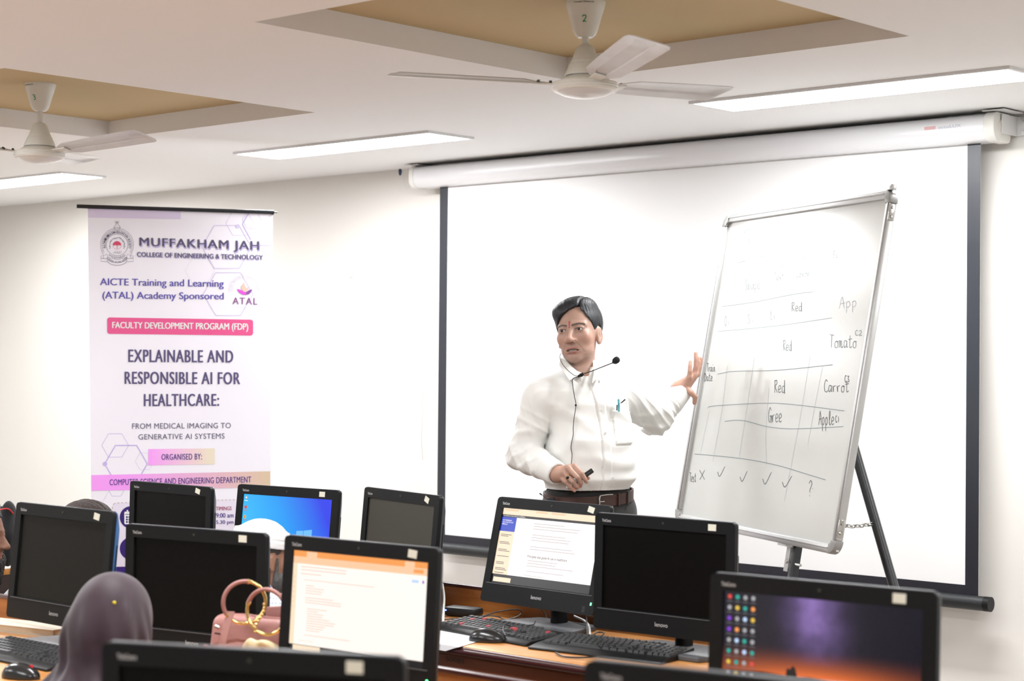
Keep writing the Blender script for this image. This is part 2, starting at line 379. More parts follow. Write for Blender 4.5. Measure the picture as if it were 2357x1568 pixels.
# ------------------------------------------------------------------ ceiling fans
def ceiling_fan(px, py_top, rod, angs, digit, label):
    c = on_z(px, py_top, CZ + RDEP)
    t = tag(empty('ceiling_fan', (c[0], c[1], CZ + RDEP)), label, 'ceiling fan', 'ceiling fans')
    def prof_r(prof, z):
        for (r0, z0), (r1, z1) in zip(prof, prof[1:]):
            if min(z0, z1) <= z <= max(z0, z1) and z0 != z1: return r0 + (r1 - r0) * (z - z0) / (z1 - z0)
        return prof[-1][0]
    cp = [(0.058, 0.0), (0.058, -0.006), (0.054, -0.022), (0.053, -0.024), (0.050, -0.035), (0.049, -0.037), (0.046, -0.048), (0.036, -0.082), (0.030, -0.096), (0.022, -0.104), (0.010, -0.106)]
    canopy = MB().lathe(cp, 40).build('canopy', M_fanwhite, t, ang=30)
    zr = -0.104 - rod
    MB().tube([(0, 0, -0.10), (0, 0, zr - 0.02)], 0.0105, 14).build('down_rod', M_fanwhite, t)
    q = [(0.012, 0.0), (0.020, -0.002), (0.028, -0.012), (0.040, -0.045), (0.0425, -0.048), (0.0435, -0.053), (0.0465, -0.056), (0.050, -0.066), (0.052, -0.069), (0.058, -0.084), (0.060, -0.09), (0.052, -0.09)]
    MB().lathe([(r, z + zr) for r, z in q], 40).build('bell_cover', M_fanwhite, t, ang=30)
    zd = zr - 0.118
    MB().lathe([(0.030, zd + 0.034), (0.050, zd + 0.030), (0.066, zd + 0.020), (0.078, zd + 0.012), (0.080, zd + 0.006)], 40).build('motor_top', M_fanwhite, t)
    MB().lathe([(0.080, zd + 0.010), (0.094, zd + 0.008), (0.096, zd + 0.003), (0.094, zd + 0.001), (0.097, zd - 0.003), (0.095, zd - 0.006), (0.097, zd - 0.010), (0.092, zd - 0.016), (0.085, zd - 0.018)], 48).build('motor_rim', M_fanwhite, t, ang=25)
    MB().lathe([(0.092, zd - 0.012), (0.082, zd - 0.020), (0.060, zd - 0.030), (0.030, zd - 0.036), (0.004, zd - 0.038)], 48).build('bottom_dome', mat('dome_enamel', (0.72, 0.71, 0.70), rough=0.2, spec=0.6), t, ang=60)
    # blade: thin pressed sheet with a raised middle band
    xs = [0.115, 0.135, 0.175, 0.30, 0.45, 0.545, 0.565, 0.572]
    wl = [0.022, 0.034, 0.052, 0.058, 0.062, 0.064, 0.058, 0.044]
    vs, fs = [], []; prof = [(-1, 0), (-0.42, 0.003), (-0.36, 0.007), (0.36, 0.007), (0.42, 0.003), (1, 0)]; n = len(prof)
    for x, w in zip(xs, wl):
        for u, h in prof: vs.append((x, u * w, h * (0 if x < 0.14 or x > 0.55 else 1)))
    for i in range(len(xs) - 1):
        for j in range(n - 1): a = i * n + j; fs.append((a, a + n, a + n + 1, a + 1))
    N = len(vs); vs += [(x, y, z - 0.0022) for x, y, z in vs]; fs += [tuple(N + i for i in f[::-1]) for f in fs]
    K = len(xs)
    rim = [j for j in range(n)] + [(i + 1) * n - 1 for i in range(1, K)] + [(K - 1) * n + j for j in range(n - 2, -1, -1)] + [i * n for i in range(K - 2, 0, -1)]
    fs += [(rim[i], rim[(i + 1) % len(rim)], N + rim[(i + 1) % len(rim)], N + rim[i]) for i in range(len(rim))]
    bm_ = MB().add(vs, fs).mesh('blade', ang=30)
    br_ = MB().box((0.115, 0, -0.003), (0.075, 0.034, 0.005)).mesh('blade_bracket', bevel=0.002)
    sc_me = MB().tube([(0, 0, -0.004), (0, 0, 0.006)], 0.0045, 8).mesh('screw')
    M_blade = mat('blade_enamel', (0.66, 0.66, 0.67), rough=0.3, spec=0.5, var=0.12, vscale=14)
    for a in angs:
        b = link_mesh('blade', bm_, M_blade, t); d = R0 * math.cos(a) + F0 * math.sin(a)
        b.rotation_euler = (math.radians(-13), math.radians(-3.2), math.atan2(d[1], d[0])); b.location = (0, 0, zd + 0.004)
        link_mesh('blade_bracket', br_, M_fanwhite, b); 
        for x, y in ((0.10, 0.0), (0.135, 0.011), (0.135, -0.011)): link_mesh('screw', sc_me, M_steel, b).location = (x, y, 0)
    # marks painted on the canopy, wrapped round its side facing the room
    a0 = math.atan2(-c[1], -c[0])
    def wrap(mb, pts, fs): mb.add([((prof_r(cp, z) + 0.0007) * math.cos(a0 + s / 0.045), (prof_r(cp, z) + 0.0007) * math.sin(a0 + s / 0.045), z) for s, z in pts], fs)
    m1 = MB(); V, Fc, _ = text_geo('Crompton Greaves Ltd.', 0.012)
    off = -0.004 if digit == '2' else -0.046
    wrap(m1, [(off - 0.024 + 0.048 * u, -0.0135 + 0.006 * v) for u, v in V], Fc); m1.build('lettering', M_black, canopy)
    D = {'2': [(0, .8), (.2, 1), (.7, 1), (.85, .75), (.55, .4), (.1, .05), (.4, .12), (.95, .1)], '3': [(.05, .85), (.35, 1), (.8, .85), (.7, .6), (.4, .52), (.8, .45), (.9, .2), (.6, 0), (.3, .05)]}[digit]
    sp = smooth_path(D, 5); tmp = MB(); stroke(tmp, [(p[0] * 0.012, p[1] * 0.018) for p in sp], 0.0028, 0)
    m2 = MB(); dx = -0.009 if digit == '2' else -0.030
    wrap(m2, [(x + dx, z - 0.066) for x, _, z in tmp.v], tmp.f); m2.build('painted_number', mat('green_marker', '#0d8a5a', rough=0.5), canopy)
rad = math.radians
ceiling_fan(1348, 4, 0.022, [rad(176), rad(40), rad(285)], '2', 'ceiling fan marked with a green 2, above the speaker')
ceiling_fan(93, 193, 0.045, [rad(-34), rad(84), rad(205)], '3', 'ceiling fan marked with a green 3, above the banner')

# ------------------------------------------------------------------ roll-up banner
def banner():
    A, B = at(202, 478, 7.76), at(628, 489, 8.05)
    d = B - A; d[2] = 0; d /= np.linalg.norm(d); nb = np.array([-d[1], d[0], 0])
    rz = math.atan2(d[1], d[0]); org = np.array([A[0], A[1], 0.0]) + d * 0.4
    t = tag(empty('banner_stand', tuple(org), rz), 'tall lavender roll-up banner with printed college event text on a black top rod', 'banner')
    def L(px, py):
        w = on_plane(px, py, A, nb) - org; return (float(w @ d), float(w[2]))
    TL, TR, ML, MR = L(202, 477), L(628, 488), L(212, 1330), L(621, 1330)
    zb = 0.10
    def ext(a, b): k = (zb - a[1]) / (b[1] - a[1]); return (a[0] + (b[0] - a[0]) * k, zb)
    BL, BR = ext(TL, ML), ext(TR, MR)
    M_sheet = mat('vinyl_print', (0.87, 0.85, 0.93), rough=0.38, spec=0.45, var=0.02, vscale=3)
    sheet = MB().prism([TL, BL, BR, TR], 0.0, 0.002).build('sheet', M_sheet, t)
    # hardware
    a, b = L(176, 475), L(630, 489)
    rod = MB().tube([(a[0], -0.004, a[1]), (b[0], -0.004, b[1])], 0.0085, 14).build('top_rod', mat('rod_black', (0.012, 0.014, 0.018), rough=0.3), t)
    e = L(638, 489.5); MB().tube([(b[0], -0.004, b[1]), (e[0], -0.004, e[1])], 0.003, 8).build('rod_pin', M_steel, rod)
    g = L(627, 493); MB().tube([(g[0], -0.006, g[1] + 0.004), (g[0], -0.006, g[1] - 0.004)], 0.004, 8).build('rod_clip', M_steel, rod)
    MB().tube([(0, 0.02, 0.06), (0, 0.012, (TL[1] + TR[1]) / 2)], 0.008, 10).build('support_pole', M_alu, t)
    bs = MB().prism(rrect(BL[0] - 0.015, BR[0] + 0.015, 0.012, 0.105, 0.02), -0.05, 0.06).build('cassette', M_alu, t, bevel=0.004)
    for x in (-0.28, 0.28): MB().box((x, 0.0, 0.006), (0.04, 0.36, 0.012)).build('foot', M_alu, t, bevel=0.003)
    # ---- print
    Y1, Y2, Y3, Y4 = -0.0006, -0.0010, -0.0015, -0.0020
    def poly(pts, y, m, name='printed_shape'):
        return flat(MB(), [L(*p) for p in pts], y).build(name, m, t)
    def quadtext(s, x0, t0, b0, x1, t1, b1, m, bold=0.0, y=Y3, spacing=1.0):
        V, Fc, _ = text_geo(s, 0.0, 4, spacing); mb = MB()
        vs = []; bb = bold * 3.0 * (b0 - t0)
        sh_ = [0.0] if bold < 0.004 else [-bb, -bb / 3, bb / 3, bb]
        Fc = [tuple(i + k * len(V) for i in f_) for k in range(len(sh_)) for f_ in Fc]
        for k_, dx_, (u, v) in [(k2, d_, w_) for k2, d_ in enumerate(sh_) for w_ in V]:
            top, bot = t0 + (t1 - t0) * u, b0 + (b1 - b0) * u
            p = L(x0 + bb + (x1 - x0 - 2 * bb) * u + dx_, bot + (top - bot) * v); vs.append((p[0], y - 0.00012 * k_, p[1]))
        mb.add(vs, Fc); o = mb.build('lettering', m, t); return o
    def hexa(cx, cy, r, w, m, a0=0, close=True, parts=(0, 6)):
        mb = MB(); pts = [L(cx + r * math.cos(rad(a0 + 60 * i)), cy + r * math.sin(rad(a0 + 60 * i))) for i in range(parts[0], parts[1] + 1)]
        for p, q in zip(pts, pts[1:]): stroke(mb, [p, q], w, Y1)
        return mb
    M_h1 = mat('lavender_line', '#c3b3ea', rough=0.4); M_h2 = mat('pale_lavender_line', '#d2c9ea', rough=0.4)
    hm = MB()
    for cx, cy, r, wd, m in ((522, 568.5, 57, 0.0035, M_h2), (525, 677, 57, 0.0032, M_h2), (580, 507, 22, 0.0016, M_h2), (552, 514, 32, 0.0014, M_h2), (656, 567, 58, 0.0018, M_h2), (265, 1025.5, 31, 0.0018, M_h1),
                             (290, 1068, 49, 0.0045, M_h1), (333, 1062, 22, 0.0012, M_h2), (460, 623, 34, 0.0008, M_h2), (268, 1125, 20, 0.0016, M_h1), (222, 1128, 30, 0.0012, M_h2)):
        h = hexa(cx, cy, r, wd, m); h.v = [(min(max(x, BL[0]), BR[0]), y, z) for x, y, z in h.v]
        h.build('printed_hexagon', m, t)
    poly([(547 + 5 * math.cos(k / 12 * 2 * PI), 521 + 5 * math.sin(k / 12 * 2 * PI)) for k in range(12)], Y2, M_h2)
    poly([(241.5 + 5 * math.cos(k / 12 * 2 * PI), 1068 + 5 * math.sin(k / 12 * 2 * PI)) for k in range(12)], Y2, M_h1)
    mb = MB(); stroke(mb, [L(573, 490), L(558, 516), L(577, 552)], 0.0045, Y1); stroke(mb, [L(598, 565), L(624, 565.5)], 0.0035, Y1); mb.build('printed_line', M_h1, t)
    # crease of the folded top hem
    poly([(202.5, 479), (416, 484), (416, 505), (203, 501)], -0.0003, mat('hem_tint', '#ded2ee', rough=0.4), 'printed_shape')
    M_t1 = mat('slate_ink', '#55506e', rough=0.4); M_t2 = mat('violet_ink', '#5a4fae', rough=0.4); M_t3 = mat('dark_violet_ink', '#574f7a', rough=0.4)
    M_t4 = mat('deep_purple_ink', '#47308a', rough=0.4); M_shadow = mat('lavender_shadow_ink', '#b7aee0', rough=0.4)
    quadtext('MUFFAKHAM JAH', 322.5, 550, 575, 598, 559, 585, M_shadow, 0.010, Y2, 1.12)
    quadtext('MUFFAKHAM JAH', 320.7, 546.7, 571.7, 596.4, 555.6, 581.7, M_t1, 0.010, Y3, 1.12)
    quadtext('COLLEGE OF ENGINEERING & TECHNOLOGY', 316, 582, 592.5, 606, 589.3, 600, M_shadow, 0.008, Y2)
    quadtext('COLLEGE OF ENGINEERING & TECHNOLOGY', 315, 580, 590.6, 605, 587.3, 597.8, M_t1, 0.008)
    quadtext('AICTE Training and Learning', 230, 640.4, 661.6, 515, 644.6, 666, M_t2, 0.006)
    quadtext('(ATAL) Academy Sponsored', 235.4, 671, 692.5, 515, 673.8, 694.5, M_t2, 0.006)
    def rr_px(x0, x1, t0, b0, t1, b1, r):
        out = []
        for cx, cy, a0 in ((x1 - r, t1 + r, -90), (x1 - r, b1 - r, 0), (x0 + r, b0 - r, 90), (x0 + r, t0 + r, 180)):
            for i in range(6): a = rad(a0 + 18 * i); out.append((cx + r * math.cos(a), cy + r * math.sin(a)))
        return out
    poly(rr_px(246.6, 582.5, 730.8, 768.7, 736, 772.5, 6), Y2, mat('pink_print', '#e2568f', rough=0.35))
    quadtext('FACULTY DEVELOPMENT PROGRAM (FDP)', 258, 741, 760, 571.4, 744.6, 764.7, mat('white_ink', (0.85, 0.85, 0.85), rough=0.4), 0.010)
    for s, q in (('EXPLAINABLE AND', (295, 804.5, 833.5, 536.8, 806.8, 834.7)), ('RESPONSIBLE AI FOR', (286.5, 855.4, 884.2, 552.8, 857, 885)), ('HEALTHCARE:', (330.8, 906.8, 935.5, 504.4, 906.6, 934.7))):
        quadtext(s, *q, M_t3, 0.010, Y3, 1.12)
    quadtext('FROM MEDICAL IMAGING TO', 304, 974.9, 987.6, 531.2, 973.3, 985.8, M_t1, 0.0, Y3, 1.05)
    quadtext('GENERATIVE AI SYSTEMS', 318.5, 999.9, 1012, 516.7, 997.6, 1010, M_t1, 0.0, Y3, 1.05)
    M_g = grad_mat('magenta_cream_print', '#f4a2f7', '#e9ddc8', 'X', span=(L(345, 1050)[0], L(480, 1050)[0]))
    M_g2 = grad_mat('magenta_tan_print', '#f2a0f5', '#d8c1a4', 'X', span=(L(290, 1050)[0], L(615, 1050)[0]))
    poly([(341.3, 1034), (494, 1032.2), (494, 1068.6), (341.3, 1071.3)], Y2, M_g)
    quadtext('ORGANISED BY:', 371.6, 1045.6, 1059, 464.7, 1044, 1058, M_t4, 0.006, Y3, 1.1)
    poly([(210.2, 1094), (622, 1085), (621.6, 1121.5), (210.4, 1130)], Y2, M_g2)
    quadtext('COMPUTER SCIENCE AND ENGINEERING DEPARTMENT', 252, 1103.7, 1117.5, 578, 1097, 1111, M_t4, 0.004, Y3, 1.06)
    # lower card, purple foot
    poly([(212, 1268), (300, 1262), (450, 1268), (621, 1255), (621, 1560), (214, 1560)], Y1, mat('purple_print', '#36217a', rough=0.35))
    poly(rr_px(259, 600, 1158, 1305, 1149, 1298, 9), Y2, mat('card_white', (0.78, 0.74, 0.86), rough=0.4))
    db = MB(); P = rr_px(259, 600, 1158, 1305, 1149, 1298, 9); P.append(P[0]); dense = []
    for p, q in zip(P, P[1:]):
        n = max(1, int(math.hypot(q[0] - p[0], q[1] - p[1]) / 2.2))
        dense += [(p[0] + (q[0] - p[0]) * i / n, p[1] + (q[1] - p[1]) * i / n) for i in range(n)]
    for i in range(0, len(dense) - 3, 4): stroke(db, [L(*dense[i]), L(*dense[i + 1]), L(*dense[i + 2])], 0.0018, Y3)
    db.build('dashed_line', mat('tan_ink', '#a87f5e', rough=0.4), t)
    M_circ = mat('deep_purple_print', '#33206f', rough=0.35)
    for cy in (1191, 1263): poly([(301 + 25.6 * math.cos(k / 28 * 2 * PI), cy + 25.6 * math.sin(k / 28 * 2 * PI)) for k in range(28)], Y3, M_circ)
    M_wi = MATS['white_ink']; cal = MB()
    flat(cal, [L(*p) for p in rr_px(286, 316, 1178, 1207, 1178, 1207, 3)], Y4)
    for x in (293, 308): flat(cal, [L(*p) for p in rr_px(x - 1.6, x + 1.6, 1174, 1180, 1174, 1180, 1.4)], Y4)
    cal.build('calendar_icon', M_wi, t); cal = MB()
    flat(cal, [L(*p) for p in ((288, 1183.5), (314, 1183.5), (314, 1185), (288, 1185))], Y4 - 0.0004)
    for i in range(4):
        for j in range(3): flat(cal, [L(*p) for p in rr_px(289.6 + i * 6, 294 + i * 6, 1188.5 + j * 5.6, 1192.6 + j * 5.6, 1188.5 + j * 5.6, 1192.6 + j * 5.6, 0.8)], Y4 - 0.0004)
    cal.build('calendar_grid', M_circ, t)
    quadtext('TIMINGS', 497, 1166.6, 1175.2, 532.8, 1166, 1174.6, mat('crimson_ink', '#a3265c', rough=0.4), 0.006)
    quadtext('9:00 am', 497, 1181.5, 1192, 537.5, 1181, 1191.5, M_t4, 0.008)
    quadtext('5.30 pm', 497, 1198, 1209, 537.5, 1197.5, 1208.5, M_t4, 0.008)
    # ATAL mark: lotus with flame under a lettered arch
    M_ln = mat('pale_grey_ink', '#c9c3cf', rough=0.4)
    mb = MB()
    for r in (36, 28): stroke(mb, [L(563 + r * math.cos(rad(a)), 668 - r * math.sin(rad(a))) for a in range(-8, 189, 7)], 0.0009, Y3)
    stroke(mb, [L(545 + i * 6, 705 + 4 * math.sin(i / 6 * PI)) for i in range(7)], 0.0009, Y3); mb.build('logo_arch', M_ln, t)
    def arc_text(s, cx, cy, r, a0, a1, h, m, inward=False, bold=0.0):
        mb = MB(); n = len(s)
        for i, ch in enumerate(s):
            if ch == ' ': continue
            a = rad(a0 + (a1 - a0) * (i + 0.5) / n); V, Fc, asp = text_geo(ch, bold, 2)
            w = h * min(asp, 1.1); vs = []
            for u, v in V:
                x, y = (u - 0.5) * w, (v - 0.5) * h
                rx, ry = (math.sin(a), -math.cos(a)) if not inward else (-math.sin(a), math.cos(a))
                ux, uy = (math.cos(a), math.sin(a)) if not inward else (-math.cos(a), -math.sin(a))
                p = L(cx + r * math.cos(a) + x * rx + y * ux, cy - (r * math.sin(a) + x * ry + y * uy)); vs.append((p[0], Y3, p[1]))
            mb.add(vs, Fc)
        mb.build('arched_lettering', m, t)
    arc_text('AICTE TRAINING & LEARNING ACADEMY', 563, 668, 32, 185, -5, 3.4, M_ln)
    poly([(545, 665), (551, 666.5), (557, 669), (563, 673), (570, 671.5), (569, 676), (565, 679), (560, 679), (552, 675), (548, 671)], Y3, mat('magenta_ink', '#dd4fd8', rough=0.4))
    poly([(581, 666), (573, 668), (567, 672), (565, 679), (573, 677.5), (578, 672)], Y3 - 0.0003, mat('plum_ink', '#8a4ea0', rough=0.4))
    poly([(562, 650), (556, 658), (555, 665), (560, 670), (565, 672.5), (571, 668), (572, 661), (567, 663), (563.5, 658)], Y3, mat('peach_ink', '#eec4b4', rough=0.4))
    quadtext('ATAL', 535.4, 684.8, 700, 592, 686, 701.5, mat('mauve_ink', '#8d5590', rough=0.4), 0.006, Y3, 1.25)
    # round college emblem with crown and ribbon
    M_ink = mat('emblem_ink', '#514b66', rough=0.4); ex, ey = 269.4, 563.8
    mb = MB()
    for r, w, a0, a1 in ((38, 0.0011, -28, 208), (34.5, 0.0011, -32, 212), (25, 0.0013, 0, 360)):
        stroke(mb, [L(ex + r * math.cos(rad(a0 + (a1 - a0) * i / 40)), ey - r * math.sin(rad(a0 + (a1 - a0) * i / 40))) for i in range(41)], w, Y3)
    for s in (-1, 1):
        stroke(mb, [L(ex + s * 34, ey + 18), L(ex + s * 30, ey + 25), L(ex + s * 24, ey + 21), L(ex + s * 21, ey + 29), L(ex, ey + 34)], 0.0012, Y3)
        stroke(mb, [L(ex + s * 22, ey + 32), L(ex + s * 37.5, ey + 31), L(ex + s * 37.5, ey + 38), L(ex + s * 24, ey + 39)], 0.0012, Y3)
        stroke(mb, [L(ex + s * (34 + 3.4 * math.cos(k / 8 * 2 * PI)), ey + 28 + 3.4 * math.sin(k / 8 * 2 * PI)) for k in range(9)], 0.001, Y3)
        stroke(mb, [L(ex, ey - 52), L(ex + s * 3, ey - 46), L(ex + s * 7.5, ey - 41), L(ex + s * 5, ey - 35), L(ex, ey - 34)], 0.0012, Y3)
        for k in range(3): stroke(mb, [L(ex + s * k * 1.5, ey - 50), L(ex + s * k * 2.2, ey - 55)], 0.0008, Y3)
    stroke(mb, [L(ex + 23 * math.cos(rad(a)), ey + 29 + 12 * math.sin(rad(a))) for a in range(0, 181, 12)], 0.0016, Y3)
    stroke(mb, [L(ex + 23 * math.cos(rad(a)), ey + 35 + 12 * math.sin(rad(a))) for a in range(0, 181, 12)], 0.0016, Y3)
    stroke(mb, [L(ex - 7 + i * 1.4, ey - 41 + (1.5 if i % 2 else 0)) for i in range(11)], 0.001, Y3)
    # flowing script inside the emblem, as brush strokes
    rnd = random.Random(3)
    for k in range(13):
        a = rad(200 - k * 18.5); c = (ex + 17 * math.cos(a), ey - 16 * math.sin(a)); ang = a + PI / 2
        pts = [L(c[0] + u * 4.2 * math.cos(ang) + rnd.uniform(-1.6, 1.6), c[1] - u * 4.2 * math.sin(ang) + rnd.uniform(-1.6, 1.6)) for u in (-0.9, -0.4, 0.1, 0.5, 0.9)]
        stroke(mb, smooth_path(pts, 3), 0.0012, Y3)
    for x in (-7, -2, 3, 7): stroke(mb, smooth_path([L(ex + x - 2.5, ey + 18), L(ex + x, ey + 20 + rnd.uniform(-2, 1)), L(ex + x + 2, ey + 17), L(ex + x + 3, ey + 14)], 3), 0.0012, Y3)
    mb.build('emblem', M_ink, t)
    arc_text('SULTAN-UL-ULOOM EDUCATION SOCIETY', ex, ey, 29.6, 196, -16, 5.2, M_ink, bold=0.01)
    arc_text('HYDERABAD', ex, ey, 29.4, 230, 310, 4.4, M_ink, inward=True)
    arc_text('LIGHTED TO ENLIGHTEN', ex, ey + 12, 27.6, 216, 324, 3.4, M_ink, inward=True)
    mb = MB(); flat(mb, [L(ex + 9.4 * math.cos(rad(a)), ey + 1 - 9.4 * math.sin(rad(a))) for a in range(0, 181, 10)], Y3)
    ring2(mb, L(ex, ey + 1), 0.0172, 0.001, Y3); stroke(mb, [L(ex, ey), L(ex, ey + 9)], 0.002, Y3); mb.build('emblem_torch', mat('emblem_red', '#d8466a', rough=0.4), t)
banner()
# ------------------------------------------------------------------ whiteboard on its stand
GL = {  # single-stroke handwriting, unit boxes
 'R': [[(.1, 0), (.15, 1)], [(.0, .9), (.6, 1), (.75, .75), (.2, .5), (.85, .02)]], 'e': [[(.1, .25), (.8, .35), (.7, .55), (.3, .55), (.1, .25), (.3, .02), (.9, .1)]],
 'd': [[(.8, .5), (.3, .5), (.1, .2), (.4, 0), (.75, .2), (.85, 1), (.85, 0), (1, .05)]], 'C': [[(.85, .85), (.5, 1), (.1, .6), (.2, .1), (.7, 0), (.95, .15)]],
 'a': [[(.8, .5), (.3, .52), (.1, .2), (.35, 0), (.75, .25), (.8, .5), (.8, .05), (1, .08)]], 'r': [[(.1, .5), (.25, 0), (.3, .4), (.8, .52)]],
 'o': [[(.5, .5), (.15, .35), (.2, .03), (.7, .02), (.8, .35), (.5, .5), (1, .45)]], 't': [[(.5, .95), (.4, .1), (.6, 0), (.9, .1)], [(.1, .62), (.95, .68)]],
 'A': [[(0, 0), (.5, 1), (.85, 0)], [(.15, .4), (.9, .45)]], 'p': [[(.2, .5), (.2, -.45)], [(.2, .45), (.6, .55), (.8, .25), (.5, .02), (.2, .1)]], 'l': [[(.3, .1), (.7, .8), (.5, 1), (.35, .6), (.5, 0), (.9, .1)]],
 'T': [[(.0, 1), (1, .95)], [(.5, .97), (.4, 0)]], 'm': [[(.05, 0), (.1, .5), (.3, .48), (.35, 0), (.4, .45), (.62, .48), (.68, 0), (.95, .1)]], 'n': [[(.1, 0), (.15, .5), (.5, .5), (.65, .3), (.7, 0), (1, .08)]],
 'i': [[(.4, .5), (.45, 0), (.8, .1)], [(.5, .75), (.6, .85)]], 'G': [[(.9, .8), (.5, 1), (.1, .6), (.2, .1), (.6, .05), (.75, .4), (.5, .4), (.95, .42), (.9, -.05)]],
 'S': [[(.85, .85), (.5, 1), (.2, .8), (.55, .5), (.75, .2), (.4, 0), (.1, .15)]], 'h': [[(.15, 1), (.15, 0), (.3, .45), (.7, .5), (.8, 0)]], 'D': [[(.15, .95), (.2, 0)], [(.0, .95), (.7, .8), (.9, .4), (.5, 0), (.0, .02)]],
 's': [[(.8, .5), (.3, .5), (.3, .3), (.7, .2), (.6, 0), (.1, .02)]], 'x': [[(.1, .5), (.8, 0)], [(.8, .5), (.1, 0)]], 'X': [[(0, 1), (1, 0)], [(1, 1), (0, 0)]], 'V': [[(0, .45), (.3, 0), (1, 1)]], 'c': [[(.8, .5), (.4, .55), (.15, .3), (.4, 0), (.9, .08)]],
 '1': [[(.5, .5), (.5, 0)]], '2': [[(.1, .45), (.5, .55), (.7, .35), (.1, .0), (.9, .02)]], '3': [[(.1, .5), (.6, .5), (.3, .3), (.7, .15), (.2, 0)]], 'O': [[(.5, 1), (.1, .6), (.3, 0), (.8, .2), (.8, .8), (.5, 1)]],
 '?': [[(.2, .8), (.6, 1), (.8, .75), (.4, .4), (.4, .25)], [(.35, .05), (.4, 0)], [(.95, .45), (1., .5)]], ':': [[(.5, .1), (.5, .14)], [(.5, .9), (.5, .94)]], 'g': [[(.8, .5), (.3, .5), (.15, .2), (.5, .05), (.8, .5), (.75, -.35), (.3, -.4)]]}
def whiteboard():
    yaw, tilt, roll, w, h = -0.49896225, 0.170395, -0.00421857, 1.23433859, 1.19
    d = np.array([math.cos(yaw), math.sin(yaw), 0]); nb = np.array([-math.sin(yaw), math.cos(yaw), 0])
    up = math.cos(tilt) * UP + math.sin(tilt) * nb
    d, up = math.cos(roll) * d + math.sin(roll) * up, math.cos(roll) * up - math.sin(roll) * d
    nn = np.cross(up, d)                # towards the back is -cross(d, up)
    back = np.cross(up, d); back = back if back @ nb > 0 else -back
    org = np.array([-4.21767543, 5.59605026, 0.97298363])
    def emp(name):
        o = empty(name); m = Matrix.Identity(4)
        for i in range(3): m[i][0] = d[i]; m[i][1] = back[i]; m[i][2] = up[i]; m[i][3] = org[i]
        o.matrix_world = m; return o
    t = tag(emp('whiteboard'), 'tilted whiteboard with aluminium frame and handwritten table beside the speaker', 'whiteboard')
    M_face = mat('whiteboard_face', (0.70, 0.715, 0.69), rough=0.22, spec=0.5, var=0.05, vscale=3.5)
    fw = 0.030
    MB().box((w / 2, 0.008, h / 2), (w - 0.02, 0.010, h - 0.02)).build('panel', M_face, t)
    for nm, c, s in (('frame_rail', (w / 2, 0.004, fw / 2), (w - 0.09, 0.026, fw)), ('frame_rail', (w / 2, 0.004, h - fw / 2), (w - 0.09, 0.026, fw)),
                     ('frame_rail', (fw / 2, 0.004, h / 2), (fw, 0.026, h - 0.09)), ('frame_rail', (w - fw / 2, 0.004, h / 2), (fw, 0.026, h - 0.09))):
        r = MB().box(c, s).build(nm, M_alu, t, bevel=0.004)
        if s[0] > s[2]: MB().box((c[0], -0.0105, c[2] + 0.003), (s[0], 0.004, 0.006)).build('rail_rib', M_alu, r, bevel=0.001)
        else: MB().box((c[0] + 0.003, -0.0105, c[2]), (0.006, 0.004, s[2])).build('rail_rib', M_alu, r, bevel=0.001)
    M_corner = mat('corner_grey', (0.34, 0.34, 0.33), rough=0.45)
    for cx, cz, a0 in ((0.045, 0.045, 180), (w - 0.045, 0.045, 270), (w - 0.045, h - 0.045, 0), (0.045, h - 0.045, 90)):
        o = [(cx + 0.046 * math.cos(rad(a0 + 15 * i)), cz + 0.046 * math.sin(rad(a0 + 15 * i))) for i in range(7)]
        inn = [(cx + 0.014 * math.cos(rad(a0 + 15 * i)), cz + 0.014 * math.sin(rad(a0 + 15 * i))) for i in range(7)][::-1]
        MB().prism(o + inn, -0.011, 0.019).build('corner_cap', M_corner, t, bevel=0.002)
    # little steel clips on the right rail
    for z in (0.085, h - 0.075):
        c = MB().box((w + 0.002, 0.0, z), (0.004, 0.022, 0.055)).build('clip', M_chrome, t, bevel=0.001)
        for dz in (-0.015, 0.015): MB().tube([(w + 0.002, 0, z + dz), (w + 0.009, 0, z + dz)], [0.006, 0.004], 8).build('rivet', M_chrome, c)
    MB().box((w - 0.02, 0.0, h + 0.008), (0.03, 0.02, 0.02)).build('clip', M_alu, t, bevel=0.003)
    # ------- handwriting, in board coordinates
    inv = np.array([d, back, up])
    def L(px, py): q = inv @ (on_plane(px, py, org, back) - org); return (q[0], q[2])
    Yw = 0.0022
    M_ink = mat('marker_ink', '#3f4a50', rough=0.6); M_faint = mat('faint_marker_ink', '#a5b0b8', rough=0.6); M_blue = mat('blue_marker_ink', '#8f9cc8', rough=0.6)
    def write(word, x0, y0, x1, y1, m, wd=0.0022, slope=0.0):
        mb = MB(); n = len(word); cw = (x1 - x0) / n
        for i, ch in enumerate(word):
            for st in GL.get(ch, []):
                pts = smooth_path(st, 4) if len(st) > 2 else st
                stroke(mb, [L(x0 + (i + p[0] * 0.95) * cw, y1 - p[1] * (y1 - y0) + slope * (i + p[0]) * cw) for p in pts], wd, Yw)
        if mb.v: mb.build('handwriting', m, t)
    def line(pts, m, wd=0.002): stroke(mb := MB(), [L(*p) for p in smooth_path(pts, 6)], wd, Yw); mb.build('drawn_line', m, t)
    a4 = lambda X, Y: (1540 + X / 3.564, 420 + Y / 3.564)
    a5 = lambda X, Y: (1540 + X / 2.8, 820 + Y / 2.8)
    write('Class', 1711, 529, 1752, 566, M_faint, 0.002, -0.12)
    line([a4(590, 565), a4(620, 400), a4(750, 372)], M_faint, 0.0015); line([a4(590, 565), a4(660, 572), a4(730, 545)], M_faint, 0.002); line([a4(580, 590), a4(600, 640), a4(680, 655), a4(775, 600)], M_faint, 0.0012)
    line([a4(553, 660), a4(650, 632), a4(770, 602)], M_faint, 0.002)
